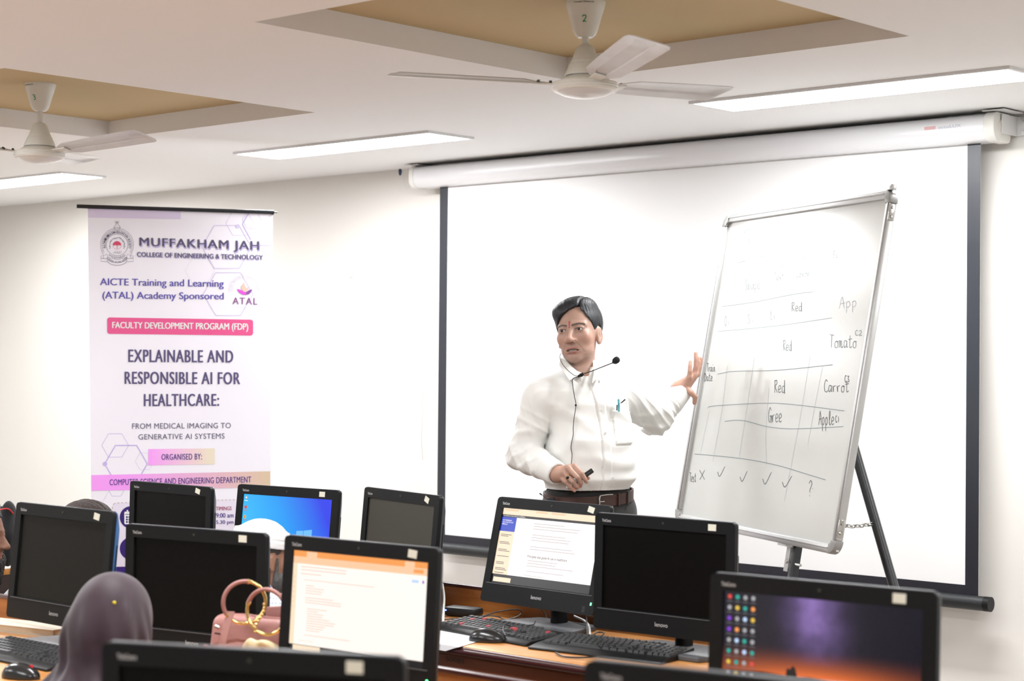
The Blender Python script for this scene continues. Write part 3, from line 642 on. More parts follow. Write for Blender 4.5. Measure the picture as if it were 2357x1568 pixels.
    for s, b in (('S1', (1742, 615, 1751, 630)), ('S2', (1790, 600, 1804, 614)), ('S3', (1842, 588, 1853, 600)), ('Sn', (1915, 578, 1926, 594)), ('Shape', (1712.5, 644, 1749, 668)), ('Text', (1780, 628, 1803, 646)), ('color', (1830, 624, 1863, 638)),
                 ('O1', (1666, 727, 1678, 750)), ('S1', (1718, 724, 1736, 745)), ('t1', (1770, 712, 1784, 736)), ('App', (1930, 684, 1972, 710))):
        write(s, *b, M_faint, 0.0018, -0.1)
    for s, b in (('Red', (1820.6, 696, 1845, 717)), ('Red', (1801, 783, 1821, 808))): write(s, *b, mat('mid_marker_ink', '#7d8a90', rough=0.6), 0.0022, -0.05)
    M_mid = MATS['mid_marker_ink']
    write('Tomato', 1908, 770, 1971, 800, M_mid, 0.0022); write('c2', 1966, 751, 1984, 772, M_mid, 0.002)
    for s, b in (('Train', (1626, 836, 1645, 855)), ('Date', (1620, 858, 1639, 877)), ('Red', (1781, 875, 1806, 904)), ('Carrot', (1895, 874, 1953, 902)), ('c3', (1942, 852, 1955, 880)), ('Gree', (1767, 938, 1799, 972)), ('Apple', (1883, 946, 1919, 978)),
                 ('c1', (1921, 945, 1931, 972)), ('Test', (1586, 1088, 1601, 1109)), ('X', (1609, 1082.5, 1621, 1104)), ('V', (1650, 1074, 1668, 1096)), ('V', (1702, 1085, 1719, 1108)), ('V', (1754, 1087, 1775, 1114)), ('V', (1799, 1096, 1822, 1121)), ('?', (1858, 1106, 1870, 1142)), (':', (1595, 1066, 1602, 1080))):
        write(s, *b, M_ink, 0.0024)
    for pts in ([(245, 332), (290, 320), (600, 303), (800, 312), (1125, 352)], [(355, 420), (430, 412), (500, 420), (620, 452), (750, 467), (900, 465), (1120, 453)], [(160, 630), (300, 642), (500, 665), (700, 705), (850, 750), (1005, 797)], [(310, 115), (420, 97), (700, 90), (1050, 55)]):
        line([a5(*p) for p in pts], M_mid, 0.0022)
    for pts in ([(425, 1018), (700, 980), (1000, 920), (1180, 895)], [(398, 1222), (700, 1195), (1000, 1160), (1330, 1110)]): line([a4(*p) for p in pts], M_faint, 0.0018)
    for pts in ([(905, 0), (840, 400), (740, 930)], [(548, 0), (500, 320), (448, 650)], [(372, 60), (340, 330), (278, 680)], [(985, 70), (930, 350), (890, 570)], [(255, 350), (200, 620)], [(640, 200), (620, 500), (625, 700)]): line([a5(*p) for p in pts], M_faint, 0.0012)
    line([a4(500, 330), a4(900, 250), a4(1650, 105)], M_blue, 0.002)
    # ------- stand: two front legs in the plane of the board, a rear leg, a short chain
    s = tag(emp('whiteboard_stand'), 'black metal easel stand with a chain, carrying the whiteboard', 'stand')
    def Q(wp): return inv @ (np.asarray(wp) - org)
    down = -org[2] / up[2]
    u1 = L(1812, 1270)[0]
    for u in (u1, w - u1):
        MB().box((u, 0.035, down / 2 + 0.13), (0.030, 0.025, -down + 0.26)).build('front_leg', M_steel, s, bevel=0.003)
        bk = MB().box((u - 0.03, 0.022, -0.045), (0.028, 0.004, 0.09)).box((u - 0.03, 0.006, -0.004), (0.06, 0.03, 0.006)).build('holder_plate', M_alu, s)
        MB().tube([(u - 0.03, 0.016, -0.055), (u - 0.03, 0.03, -0.055)], 0.008, 8).build('bolt', M_chrome, bk)
        MB().tube([(u + 0.01, 0.03, -0.06), (u + 0.05, 0.03, -0.06)], 0.005, 8).build('wing_screw', M_chrome, s)
    MB().box((w / 2, 0.035, 0.12), (2 * u1 - w, 0.02, 0.025)).build('cross_bar', M_steel, s)
    p1, p2 = at(1967, 1035, 6.12), at(2056, 1345, 6.0); dr = (p2 - p1); dr /= -dr[2]
    foot = p2 + dr * p2[2]; topp = p1 - dr * 0.40
    MB().tube([Q(topp), Q(foot)], 0.0165, 14).build('rear_leg', M_steel, s)
    tq = Q(topp); MB().tube([(tq[0], 0.03, tq[2] + 0.05), (tq[0], 0.03, 0.12)], 0.011, 10).build('spine_bar', M_steel, s)
    MB().tube([(tq[0], 0.03, tq[2]), tuple(tq)], 0.012, 10).build('hinge_arm', M_steel, s)
    c0, c1 = Q(at(1930, 1209, 5.87)), Q(at(2008, 1206, 6.045))
    n = 8; ring = []
    for i in range(12): a = 2 * PI * i / 12; ring.append((0.0075 * math.cos(a) + (0.006 if math.cos(a) > 0 else -0.006), 0.0065 * math.sin(a), 0))
    ring.append(ring[0]); ch = MB().tube(ring, 0.0021, 6, caps=False).mesh('chain_link')
    ax = Vector(c1 - c0)
    for i in range(n):
        f = (i + 0.5) / n; p = Vector(c0) + ax * f; o = link_mesh('chain_link', ch, M_chrome, s); o.location = (p.x, p.y, p.z - 0.006 * math.sin(PI * f))
        o.rotation_mode = 'QUATERNION'; o.rotation_quaternion = ax.to_track_quat('X', 'Z') @ Matrix.Rotation(PI / 2 * (i % 2) + 0.5, 3, 'X').to_quaternion()
        k = ax.length / n / 0.0225; o.scale = (k, 1, 1)
whiteboard()

# ------------------------------------------------------------------ desks
DZ = 0.755
def desk(x0, x1, y0, y1, label):
    t = tag(empty('computer_desk', ((x0 + x1) / 2, (y0 + y1) / 2, 0)), label, 'desk', 'rows of computer desks')
    w, d = x1 - x0, y1 - y0
    MB().box((0, 0, DZ - 0.0125), (w, d, 0.025)).build('desktop', M_wood, t, bevel=0.002)
    MB().tube([(-w / 2, -d / 2 - 0.004, DZ - 0.014), (w / 2, -d / 2 - 0.004, DZ - 0.014)], 0.0145, 10, flat=0.9).build('front_edging', M_lip, t)
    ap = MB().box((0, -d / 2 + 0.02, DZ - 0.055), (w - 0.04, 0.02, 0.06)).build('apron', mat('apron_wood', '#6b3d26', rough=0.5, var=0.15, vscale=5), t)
    MB().box((0, -d / 2 + 0.012, DZ - 0.09), (w - 0.04, 0.04, 0.016)).build('apron_batten', wood_mat('batten_wood', '#96602c', '#ad7438', rough=0.5), ap)
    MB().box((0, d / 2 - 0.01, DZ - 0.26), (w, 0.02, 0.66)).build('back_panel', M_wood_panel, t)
    MB().box((0, d / 2 - 0.01, DZ + 0.074), (w, 0.026, 0.012)).build('panel_edging', M_lip, t, bevel=0.004)
    n = max(2, int(round(w / 1.0)) + 1)
    for i in range(n):
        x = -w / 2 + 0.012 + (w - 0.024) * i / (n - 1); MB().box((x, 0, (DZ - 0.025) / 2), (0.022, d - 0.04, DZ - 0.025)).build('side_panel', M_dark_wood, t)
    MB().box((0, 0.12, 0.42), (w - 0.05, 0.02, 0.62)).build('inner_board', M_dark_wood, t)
    return t
desk(-8.0, -6.22, 3.80, 4.40, 'wooden computer desk at the left edge, under the computer seen from its side')
dk1 = desk(-5.75, -2.52, 3.80, 4.40, 'wooden computer desk with maroon edge nearest the projector screen')
desk(-5.9, -1.62, 2.53, 3.17, 'wooden computer desk under the woman in the mauve headscarf and pink bag')
desk(-3.2, -0.75, 1.30, 2.16, 'wooden computer desk under the blurred front computer, mostly below the picture')
mb = MB(); pa = on_y(1024, 1519, 3.805); pb = on_y(1067, 1510, 3.805)
V, Fc, _ = text_geo('GOOJLE', 0.006); mb.add([(pa[0] + 4.135 + (pb[0] - pa[0]) * u, -0.2915, pa[2] - 0.006 + 0.016 * v) for u, v in V], Fc)
mb.build('pencil_scrawl', mat('pencil_grey', (0.03, 0.02, 0.02), rough=0.7), dk1)

# ------------------------------------------------------------------ all-in-one computers
MW, MH = 0.48, 0.33
SX, SZ0, SZ1 = 0.211, -0.033, -0.268       # visible screen: half width, top, bottom
def monitor_meshes():
    d = {}
    o = rrect(-MW / 2, MW / 2, -MH, 0, 0.011, 4); s = [(-SX, SZ1), (SX, SZ1), (SX, SZ0), (-SX, SZ0)]
    # front bezel: four slabs round the screen opening
    mb = MB().box((0, 0.006, SZ0 / 2), (MW - 0.004, 0.012, -SZ0)).box((-(MW / 2 + SX) / 2, 0.006, (SZ0 + SZ1) / 2), (MW / 2 - SX, 0.012, SZ0 - SZ1)).box(((MW / 2 + SX) / 2, 0.006, (SZ0 + SZ1) / 2), (MW / 2 - SX, 0.012, SZ0 - SZ1))
    fr = []
    vs = [(x, 0.0, z) for x, z in o]; n = len(o)
    ii = [(x, 0.0, z) for x, z in s]
    # ring polygon front face via fan of quads between rounded outline and opening
    mb = MB(); mb.v = vs + ii + [(x, 0.014, z) for x, z in o] + [(x, 0.006, z) for x, z in s]
    def corner(p): return n + ((2 if p[1] > (SZ0 + SZ1) / 2 else 1) if p[0] > 0 else (3 if p[1] > (SZ0 + SZ1) / 2 else 0))
    for i in range(n):
        j = (i + 1) % n; a, b = corner(o[i]), corner(o[j])
        mb.f.append((i, j, b, a) if a != b else (i, j, a))
        mb.f.append((i, j, j + n + 4, i + n + 4))
    for a in range(4):
        b = (a + 1) % 4; mb.f.append((n + a, n + b, n + 4 + n + b, n + 4 + n + a))
    d['bezel'] = mb.mesh('bezel', ang=30)
    inn = rrect(-MW / 2 + 0.075, MW / 2 - 0.075, -MH + 0.06, -0.08, 0.02, 4)
    mb = MB(); o2 = rrect(-MW / 2, MW / 2, -MH, 0, 0.011, 4)
    mb.v = [(x, 0.013, z) for x, z in o2] + [(x, 0.017, z) for x, z in o2] + [(x * 0.955, 0.033, -MH / 2 - 0.012 + (z + MH / 2) * 0.84) for x, z in o2] + [(x, 0.066, z) for x, z in inn]
    m = len(o2)
    for k in range(3):
        for i in range(m): j = (i + 1) % m; mb.f.append((k * m + i, k * m + j, (k + 1) * m + j, (k + 1) * m + i))
    mb.f.append(tuple(range(3 * m, 4 * m))[::-1]); mb.f.append(tuple(range(m)))
    d['shell'] = mb.mesh('back_shell', ang=35)
    d['screen'] = MB().box((0, 0.0075, (SZ0 + SZ1) / 2), (2 * SX, 0.003, SZ0 - SZ1)).mesh('screen')
    d['seam'] = MB().box((0, -0.0006, SZ1 - 0.0035), (MW - 0.03, 0.002, 0.0022)).mesh('chin_seam')
    d['top'] = MB().box((0, 0.010, 0.0008), (MW - 0.022, 0.014, 0.0024)).mesh('top_edge', bevel=0.0008)
    d['slot'] = MB().box((MW / 2 - 0.006, 0.0235, -0.175), (0.004, 0.006, 0.17)).mesh('disc_slot')
    mb = MB(); text_rect(mb, 'lenovo', -0.022, 0.022, -0.305, -0.293, -0.0008, 0.012); d['logo'] = mb.mesh('logo_lettering')
    mb = MB(); text_rect(mb, 'ThinkCentre', -MW / 2 + 0.026, -MW / 2 + 0.058, -0.0235, -0.0150, -0.0008, 0.02); d['tag'] = mb.mesh('model_lettering')
    d['cam'] = MB().tube([(0, 0.001, -0.015), (0, -0.0012, -0.015)], 0.0032, 12).mesh('webcam')
    d['led'] = MB().box((MW / 2 - 0.014, -0.0006, -0.296), (0.004, 0.0016, 0.008)).mesh('power_light')
    mb = MB(); 
    for k in range(3): text_rect(mb, ('ENERGY', 'STAR', 'EPEAT')[k], MW / 2 - 0.046, MW / 2 - 0.034, -0.322 + 0.006 * (2 - k), -0.3175 + 0.006 * (2 - k), -0.0006)
    d['badge'] = mb.mesh('badge_lettering')
    d['sticker'] = MB().box((0, -0.0006, 0), (0.026, 0.0012, 0.018)).mesh('asset_sticker')
    d['col'] = MB().tube([(0, 0, 0.012), (0, 0, 0.30)], [0.031, 0.028], 20, flat=0.75).mesh('column')
    po = [(-0.15, -0.15), (0.15, -0.15), (0.165, -0.115), (0.125, 0.035), (0.10, 0.045), (-0.10, 0.045), (-0.125, 0.035), (-0.165, -0.115)]
    d['base'] = MB().prism(po, 0.0, 0.016, 'z').mesh('base', bevel=0.004)
    return d
MM = monitor_meshes()
def screen_quads(specs, hous, y=0.0052):
    """lit areas of a desktop picture: list of (material, [(x0,z0,x1,z1)...]) in screen fractions (0..1, top-left origin)"""
    for k, (nm, m, rects) in enumerate(specs):
        mb = MB()
        for r in rects:
            x0, t0, x1, b0 = r; X0, X1 = -SX + 2 * SX * x0, -SX + 2 * SX * x1; Z1, Z0 = SZ0 + (SZ1 - SZ0) * t0, SZ0 + (SZ1 - SZ0) * b0
            mb.add([(X0, y - 0.0001 * k, Z0), (X1, y - 0.0001 * k, Z0), (X1, y - 0.0001 * k, Z1), (X0, y - 0.0001 * k, Z1)], [(0, 1, 2, 3)])
        mb.build(nm, m, hous)
def screen_text(hous, m, s, x0, t0, x1, b0, y=0.0042, bold=0.0):
    mb = MB(); text_rect(mb, s, -SX + 2 * SX * x0, -SX + 2 * SX * x1, SZ0 + (SZ1 - SZ0) * b0, SZ0 + (SZ1 - SZ0) * t0, y, bold); mb.build('screen_lettering', m, hous)
def computer(x1, y1, x2, y2, row, tilt, label, content=None, off=None, yaw=None, led=False, shell=None, stick_rot=0.0, sx=0.165, colback=0.075):
    mx, my = (x1 + x2) / 2, (y1 + y2) / 2
    c = on_y(mx, my, row)
    if yaw is None:
        best = None
        for a in np.radians(np.arange(-50, 50, 0.5)):
            v = np.array([math.cos(a), math.sin(a), 0]) * MW / 2
            A, B = proj(c - v), proj(c + v); e = abs((B[0] - A[0]) - (x2 - x1)) + 0.15 * abs((B[1] - A[1]) - (y2 - y1))
            if best is None or e < best[0]: best = (e, a)
        yaw = best[1]
    nb = np.array([-math.sin(yaw), math.cos(yaw), 0])
    mid = c - nb * math.sin(tilt) * MH * 0.55 + nb * colback
    t = tag(empty('computer', (mid[0], mid[1], DZ), yaw), label, 'computer', 'all-in-one computers on the desks')
    link_mesh('base', MM['base'], M_grey, t).location = (0, 0, 0.0005)
    col = link_mesh('column', MM['col'], M_black, t); col.scale = (1, 1, max(0.3, (c[2] - DZ - 0.10) / 0.30))
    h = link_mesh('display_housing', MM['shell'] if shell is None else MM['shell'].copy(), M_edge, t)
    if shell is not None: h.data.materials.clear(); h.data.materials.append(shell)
    loc = c - mid; R = np.array([[math.cos(yaw), math.sin(yaw)], [-math.sin(yaw), math.cos(yaw)]]); q = R @ loc[:2]
    h.location = (q[0], q[1], c[2] - DZ); h.rotation_euler = (-tilt, 0, 0)
    link_mesh('bezel', MM['bezel'], M_bezel, h); link_mesh('screen', MM['screen'], None, h)
    s = [o for o in h.children if o.name.startswith('screen')][0]
    s.data = MM['screen'].copy(); s.data.materials.clear(); s.data.materials.append(off or M_screen_off)
    for k, nm, m in (('seam', 'chin_seam', M_grey), ('top', 'top_edge', M_edge), ('slot', 'disc_slot', M_black), ('logo', 'logo_lettering', M_silver), ('tag', 'model_lettering', M_silver), ('cam', 'webcam', M_screen_off2), ('badge', 'badge_lettering', M_grey)):
        link_mesh(nm, MM[k], m, h)
    st = link_mesh('asset_sticker', MM['sticker'], M_sticker, h); st.location = (sx, 0, -0.0165); st.rotation_euler = (0, stick_rot, 0)
    if led: link_mesh('power_light', MM['led'], M_led, h)
    if content: content(h)
    return t
E_WHITE = glow('screen_white', (1.0, 0.965, 0.95), 1.15); E_CREAM = glow('screen_cream', (1.0, 0.80, 0.58), 1.0); E_DARK = glow('screen_dark', (0.012, 0.011, 0.012), 1.0)
E_TXT = glow('screen_text_grey', (0.55, 0.44, 0.44), 0.9); E_TXT2 = glow('screen_text_dark', (0.12, 0.07, 0.08), 0.8); E_BLUE = glow('screen_blue', (0.02, 0.06, 0.55), 1.0)
E_ORANGE = glow('screen_orange', (1.0, 0.36, 0.09), 1.0); E_PEACH = glow('screen_peach', (1.0, 0.62, 0.38), 1.0); E_RED = glow('screen_red', (0.85, 0.08, 0.07), 0.9); E_PURPLE = glow('screen_purple', (0.25, 0.05, 0.7), 0.9); E_LBLUE = glow('screen_light_blue', (0.55, 0.72, 1.0), 1.0)
E_YEL = glow('screen_yellow', (0.9, 0.6, 0.08), 0.9); E_TEAL = glow('screen_teal', (0.03, 0.5, 0.42), 0.8); E_GREY = glow('screen_grey', (0.5, 0.5, 0.52), 0.8)
E_CWHITE = glow('screen_warm_white', (1.0, 0.915, 0.84), 1.1); E_SOFT = glow('screen_soft_text', (0.80, 0.58, 0.50), 1.0)
def lines(rng, x0, ys, wmin, wmax, h):
    return [(x0, y, x0 + rng.uniform(wmin, wmax), y + h) for y in ys]
def web_page(h):
    r = random.Random(1)
    screen_quads([('web_page', E_WHITE, [(0, 0.115, 1, 0.89)]), ('browser_bar', E_CREAM, [(0, 0, 1, 0.085)]), ('title_bar', E_DARK, [(0, 0.085, 1, 0.118), (0, 0.885, 1, 1)]), ('side_bar', E_CREAM, [(0, 0.118, 0.155, 0.885)]),
                  ('side_heading', E_BLUE, [(0, 0.118, 0.155, 0.31)]), ('search_box', E_CREAM, [(0.02, 0.925, 0.2, 0.985)]), ('browser_tabs', E_PEACH, [(0.02, 0.012, 0.16, 0.034), (0.34, 0.012, 0.46, 0.034), (0.5, 0.012, 0.64, 0.034)])], h)
    screen_quads([('page_text', E_TXT, lines(r, 0.34, [0.17, 0.205, 0.24, 0.32, 0.355, 0.39, 0.475, 0.51, 0.66, 0.695, 0.73, 0.80], 0.28, 0.5, 0.008)), ('side_text', E_TXT2, [(0.02, y, 0.02 + r.uniform(0.08, 0.12), y + 0.008) for y in (0.35, 0.37, 0.45, 0.47, 0.55, 0.57, 0.64, 0.72, 0.74, 0.80, 0.82, 0.86)])], h, 0.0044)
    screen_text(h, E_WHITE, 'AI in Healthcare: Improving Care and Efficiency', 0.01, 0.092, 0.24, 0.113); screen_text(h, E_WHITE, 'AI in Healthcare:', 0.015, 0.15, 0.11, 0.172, bold=0.01); screen_text(h, E_WHITE, 'Improving Care and', 0.015, 0.178, 0.125, 0.2, bold=0.01); screen_text(h, E_WHITE, 'Efficiency', 0.015, 0.205, 0.07, 0.228, bold=0.01)
    screen_text(h, E_TXT2, 'Principles that guide AI use in healthcare', 0.33, 0.59, 0.73, 0.637, bold=0.015); screen_text(h, E_TXT2, 'Promoting human autonomy', 0.33, 0.85, 0.53, 0.875)
    for i, m in enumerate((E_RED, E_TEAL, E_ORANGE, E_RED, E_RED, E_WHITE, E_GREY, E_YEL)): screen_quads([('task_icon', m, [(0.235 + i * 0.032, 0.935, 0.253 + i * 0.032, 0.972)])], h)
    screen_quads([('task_icon', E_BLUE, [(0.88, 0.90, 0.89, 0.92), (0.915, 0.90, 0.925, 0.92)]), ('task_clock', E_GREY, [(0.74, 0.945, 0.79, 0.955), (0.85, 0.945, 0.9, 0.955), (0.93, 0.94, 0.96, 0.965)])], h)
def notebook_page(h):
    r = random.Random(2)
    screen_quads([('web_page', E_CWHITE, [(0, 0.13, 1, 0.94)]), ('browser_frame', E_ORANGE, [(0, 0, 1, 0.06)]), ('address_bar', E_PEACH, [(0, 0.06, 1, 0.13)]), ('active_tab', E_PEACH, [(0.1, 0.006, 0.18, 0.06), (0.83, 0.006, 0.9, 0.06)]), ('page_margin', E_CREAM, [(0, 0.13, 0.035, 0.94)]), ('task_bar', E_DARK, [(0, 0.94, 1, 1)]),
                  ('search_box', E_CREAM, [(0.03, 0.945, 0.24, 0.995)]), ('button', E_ORANGE, [(0.895, 0.075, 0.965, 0.11)]), ('share_button', E_LBLUE, [(0.885, 0.175, 0.935, 0.205)]), ('avatar', E_PURPLE, [(0.96, 0.175, 0.972, 0.205)])], h)
    screen_quads([('page_text', E_SOFT, lines(r, 0.06, [0.155, 0.185, 0.225], 0.15, 0.36, 0.009) + [(0.09, 0.285, 0.62, 0.292)] + lines(r, 0.105, [0.34, 0.365, 0.39, 0.415], 0.06, 0.16, 0.008) + lines(r, 0.105, [0.46, 0.485, 0.51], 0.15, 0.36, 0.008) + lines(r, 0.125, [0.57 + 0.024 * i for i in range(10)], 0.06, 0.22, 0.008) + [(0.11, 0.835, 0.46, 0.842)]),
                  ('side_icon', E_PEACH, [(0.012, y, 0.02, y + 0.015) for y in (0.26, 0.31, 0.36, 0.41, 0.46, 0.51, 0.56)])], h, 0.0044)
    screen_text(h, E_SOFT, 'Summary Notes', 0.075, 0.885, 0.19, 0.91)
    for i, m in enumerate((E_RED, E_TEAL, E_YEL, E_WHITE, E_LBLUE, E_RED, E_YEL)): screen_quads([('task_icon', m, [(0.275 + i * 0.03, 0.955, 0.29 + i * 0.03, 0.985)])], h)
    screen_quads([('task_clock', E_GREY, [(0.72, 0.965, 0.8, 0.975), (0.84, 0.965, 0.93, 0.975)])], h)
def blue_desktop(h):
    m = bpy.data.materials.new('blue_wallpaper'); m.use_nodes = True; m.cycles.emission_sampling = 'NONE'; nt = m.node_tree; b = nt.nodes['Principled BSDF']; b.inputs['Base Color'].default_value = (0.002, 0.002, 0.004, 1); b.inputs['Roughness'].default_value = 0.25
    tc = nt.nodes.new('ShaderNodeTexCoord'); sp = nt.nodes.new('ShaderNodeSeparateXYZ'); nt.links.new(tc.outputs['Object'], sp.inputs[0])
    ma = nt.nodes.new('ShaderNodeMath'); ma.operation = 'MULTIPLY_ADD'; ma.inputs[1].default_value = 0.6; nt.links.new(sp.outputs['Z'], ma.inputs[0]); nt.links.new(sp.outputs['X'], ma.inputs[2])
    mr = nt.nodes.new('ShaderNodeMapRange'); mr.inputs['From Min'].default_value = -0.30; mr.inputs['From Max'].default_value = 0.13; nt.links.new(ma.outputs[0], mr.inputs['Value'])
    rp = nt.nodes.new('ShaderNodeValToRGB'); nt.links.new(mr.outputs[0], rp.inputs[0])
    rp.color_ramp.elements[0].color = (0.05, 0.55, 1.0, 1); rp.color_ramp.elements[1].color = (0.035, 0.06, 0.85, 1); e = rp.color_ramp.elements.new(0.5); e.color = (0.02, 0.36, 0.95, 1)
    nt.links.new(rp.outputs[0], b.inputs['Emission Color']); b.inputs['Emission Strength'].default_value = 1.0
    screen_quads([('wallpaper', m, [(0, 0, 1, 1)])], h)
    E_W = glow('window_light_blue', (0.18, 0.55, 1.0), 1.0); mb = MB()
    def q(*p): mb.add([(-SX + 2 * SX * x, 0.0046, SZ0 + (SZ1 - SZ0) * z) for x, z in p], [tuple(range(4))])
    q((0.63, 0.49), (0.705, 0.48), (0.705, 0.62), (0.63, 0.62)); q((0.71, 0.478), (0.80, 0.455), (0.80, 0.62), (0.71, 0.62)); q((0.63, 0.63), (0.705, 0.63), (0.705, 0.765), (0.63, 0.75)); q((0.71, 0.63), (0.80, 0.63), (0.80, 0.79), (0.71, 0.768)); mb.build('window_emblem', E_W, h)
    for i, (m2, m3) in enumerate(((E_GREY, E_WHITE), (E_RED, E_RED), (E_YEL, E_RED), (E_TEAL, E_LBLUE), (E_LBLUE, E_GREY))):
        mb = MB(); flat(mb, disc((-SX + 0.014, SZ0 - 0.012 - 0.034 * i), 0.0065, 10), 0.0044); mb.build('desktop_icon', m2, h)
        mb = MB(); flat(mb, disc((-SX + 0.014, SZ0 - 0.012 - 0.034 * i), 0.003, 8), 0.0040); flat(mb, [(-SX + 0.006, SZ0 - 0.024 - 0.034 * i), (-SX + 0.022, SZ0 - 0.024 - 0.034 * i), (-SX + 0.022, SZ0 - 0.022 - 0.034 * i), (-SX + 0.006, SZ0 - 0.022 - 0.034 * i)], 0.0040); mb.build('desktop_icon', m3, h)
def galaxy(h):
    m = bpy.data.materials.new('night_sky_wallpaper'); m.use_nodes = True; m.cycles.emission_sampling = 'NONE'; nt = m.node_tree; b = nt.nodes['Principled BSDF']; b.inputs['Base Color'].default_value = (0.002, 0.002, 0.002, 1); b.inputs['Roughness'].default_value = 0.25
    N = nt.nodes.new; K = nt.links.new
    tc = N('ShaderNodeTexCoord'); sp = N('ShaderNodeSeparateXYZ'); K(tc.outputs['Object'], sp.inputs[0])
    def math_(op, a, bb=None, c=None):
        n = N('ShaderNodeMath'); n.operation = op
        for i, v in enumerate((a, bb, c)):
            if v is None: continue
            if isinstance(v, (int, float)): n.inputs[i].default_value = v
            else: K(v, n.inputs[i])
        return n.outputs[0]
    nz = N('ShaderNodeTexNoise'); nz.inputs['Scale'].default_value = 22; nz.inputs['Detail'].default_value = 8; K(tc.outputs['Object'], nz.inputs['Vector'])
    x, z = sp.outputs['X'], sp.outputs['Z']
    # milky band: narrow gaussian about a slanted line
    cx_ = math_('MULTIPLY_ADD', z, -0.12, -0.020)
    dxx = math_('SUBTRACT', x, cx_); g = math_('POWER', 2.718, math_('MULTIPLY', math_('MULTIPLY', dxx, dxx), -420.0))
    up_ = N('ShaderNodeMapRange'); up_.inputs['From Min'].default_value = -0.165; up_.inputs['From Max'].default_value = -0.09; K(z, up_.inputs['Value'])
    band = math_('MULTIPLY', math_('MULTIPLY', g, nz.outputs['Fac']), up_.outputs[0])
    low = N('ShaderNodeMapRange'); low.inputs['From Min'].default_value = -0.125; low.inputs['From Max'].default_value = -0.186; K(z, low.inputs['Value'])
    g2 = math_('POWER', 2.718, math_('MULTIPLY', math_('MULTIPLY', x, x), -26.0))
    fire = math_('MULTIPLY', math_('POWER', low.outputs[0], 2.2), g2)
    def col(c, f):
        n = N('ShaderNodeMix'); n.data_type = 'RGBA'; n.inputs[6].default_value = (0, 0, 0, 1); n.inputs[7].default_value = c; K(f, n.inputs[0]); return n.outputs[2]
    def addc(a, b2):
        n = N('ShaderNodeMix'); n.data_type = 'RGBA'; n.blend_type = 'ADD'; n.inputs[0].default_value = 1; K(a, n.inputs[6]); K(b2, n.inputs[7]); return n.outputs[2]
    base = N('ShaderNodeRGB'); base.outputs[0].default_value = (0.006, 0.006, 0.015, 1)
    K(addc(addc(base.outputs[0], col((0.36, 0.22, 0.62, 1), band)), col((1.0, 0.20, 0.03, 1), fire)), b.inputs['Emission Color']); b.inputs['Emission Strength'].default_value = 1.0
    screen_quads([('wallpaper', m, [(0, 0, 1, 1)])], h)
    r = random.Random(5); cols = [E_GREY, E_LBLUE, E_RED, E_YEL, E_PURPLE, E_TEAL, E_CREAM, E_ORANGE, E_GREY, E_GREY]
    for i in range(4):
        for j in range(8):
            if j == 7 and i > 3: continue
            mb = MB(); x, z = -SX + 0.014 + 0.0175 * i, SZ0 - 0.010 - 0.0212 * j
            flat(mb, disc((x, z), 0.0047, 10), 0.0044); mb.build('desktop_icon', cols[(i * 3 + j * 7 + r.randint(0, 3)) % 10], h)
            screen_quads([('icon_caption', glow('caption_grey', (0.22, 0.22, 0.24), 0.7), [((x - 0.006 + SX) / (2 * SX), (z - 0.0085 - SZ0) / (SZ1 - SZ0), (x + 0.006 + SX) / (2 * SX), (z - 0.0100 - SZ0) / (SZ1 - SZ0))])], h, 0.0044)
    mb = MB(); flat(mb, [(-SX, SZ1), (SX, SZ1), (SX, -0.186), (0.09, -0.185), (0.05, -0.187), (0.02, -0.184), (-0.02, -0.182), (-0.045, -0.184), (-0.05, -0.168), (-0.056, -0.164), (-0.06, -0.171), (-0.068, -0.170), (-0.07, -0.184), (-0.12, -0.182), (-SX, -0.186)], 0.0046); mb.build('rock_silhouette', E_DARK, h)
computer(297, 1108, 484, 1122, 4.10, rad(1), 'black computer with dark screen, directly in front of the banner', stick_rot=0.25)
computer(545, 1112, 778, 1132, 4.20, rad(6), 'black computer showing a bright blue desktop, behind the man in the white cap', blue_desktop)
computer(836, 1123, 1010, 1140, 4.20, rad(5), 'black computer with hazy olive-grey blank screen beside the projector screen border', off=M_screen_off2, stick_rot=0.35)
computer(1143, 1143, 1402, 1165, 4.25, rad(13.5), 'black computer tilted back, showing a healthcare web page, below the speaker', web_page, led=True, stick_rot=0.2)
computer(1365, 1184, 1688, 1201, 4.08, rad(1), 'black computer with blank black screen below the whiteboard', colback=0.11)
computer(35, 1157, 257, 1178, 2.97, rad(5.3), 'black computer with blank dark screen and bluish side, in front of the dark-haired person', shell=mat('blue_reflection_tint', '#2d5f94', rough=0.35), stick_rot=0.15, off=mat('dark_glass_warm', (0.009, 0.0083, 0.007), rough=0.35, spec=0.12))  # blue reflection on its side is painted in as the shell colour
computer(285, 1206, 608, 1230, 3.00, rad(0.5), 'black computer with blank black screen behind the pink handbag')
computer(650, 1237, 1003, 1258, 2.90, rad(3.8), 'black computer showing a cream notebook page with an orange browser frame', notebook_page, led=True, stick_rot=0.1)
computer(1625, 1327, 2147, 1355, 2.97, rad(2), 'black computer showing a purple night sky wallpaper with columns of icons', galaxy)
computer(210, 1480, 938, 1515, 1.74, rad(0), 'blurred black computer at the bottom of the picture, in front of the headscarf', yaw=rad(27))
computer(1325, 1552, 2105, 1566, 1.98, rad(0), 'blurred black computer at the very bottom edge, below the night sky screen')
computer(-95, 1102, 4, 1116, 3.98, rad(2), 'black computer seen from its side at the left edge, behind the bearded man', yaw=rad(-26))
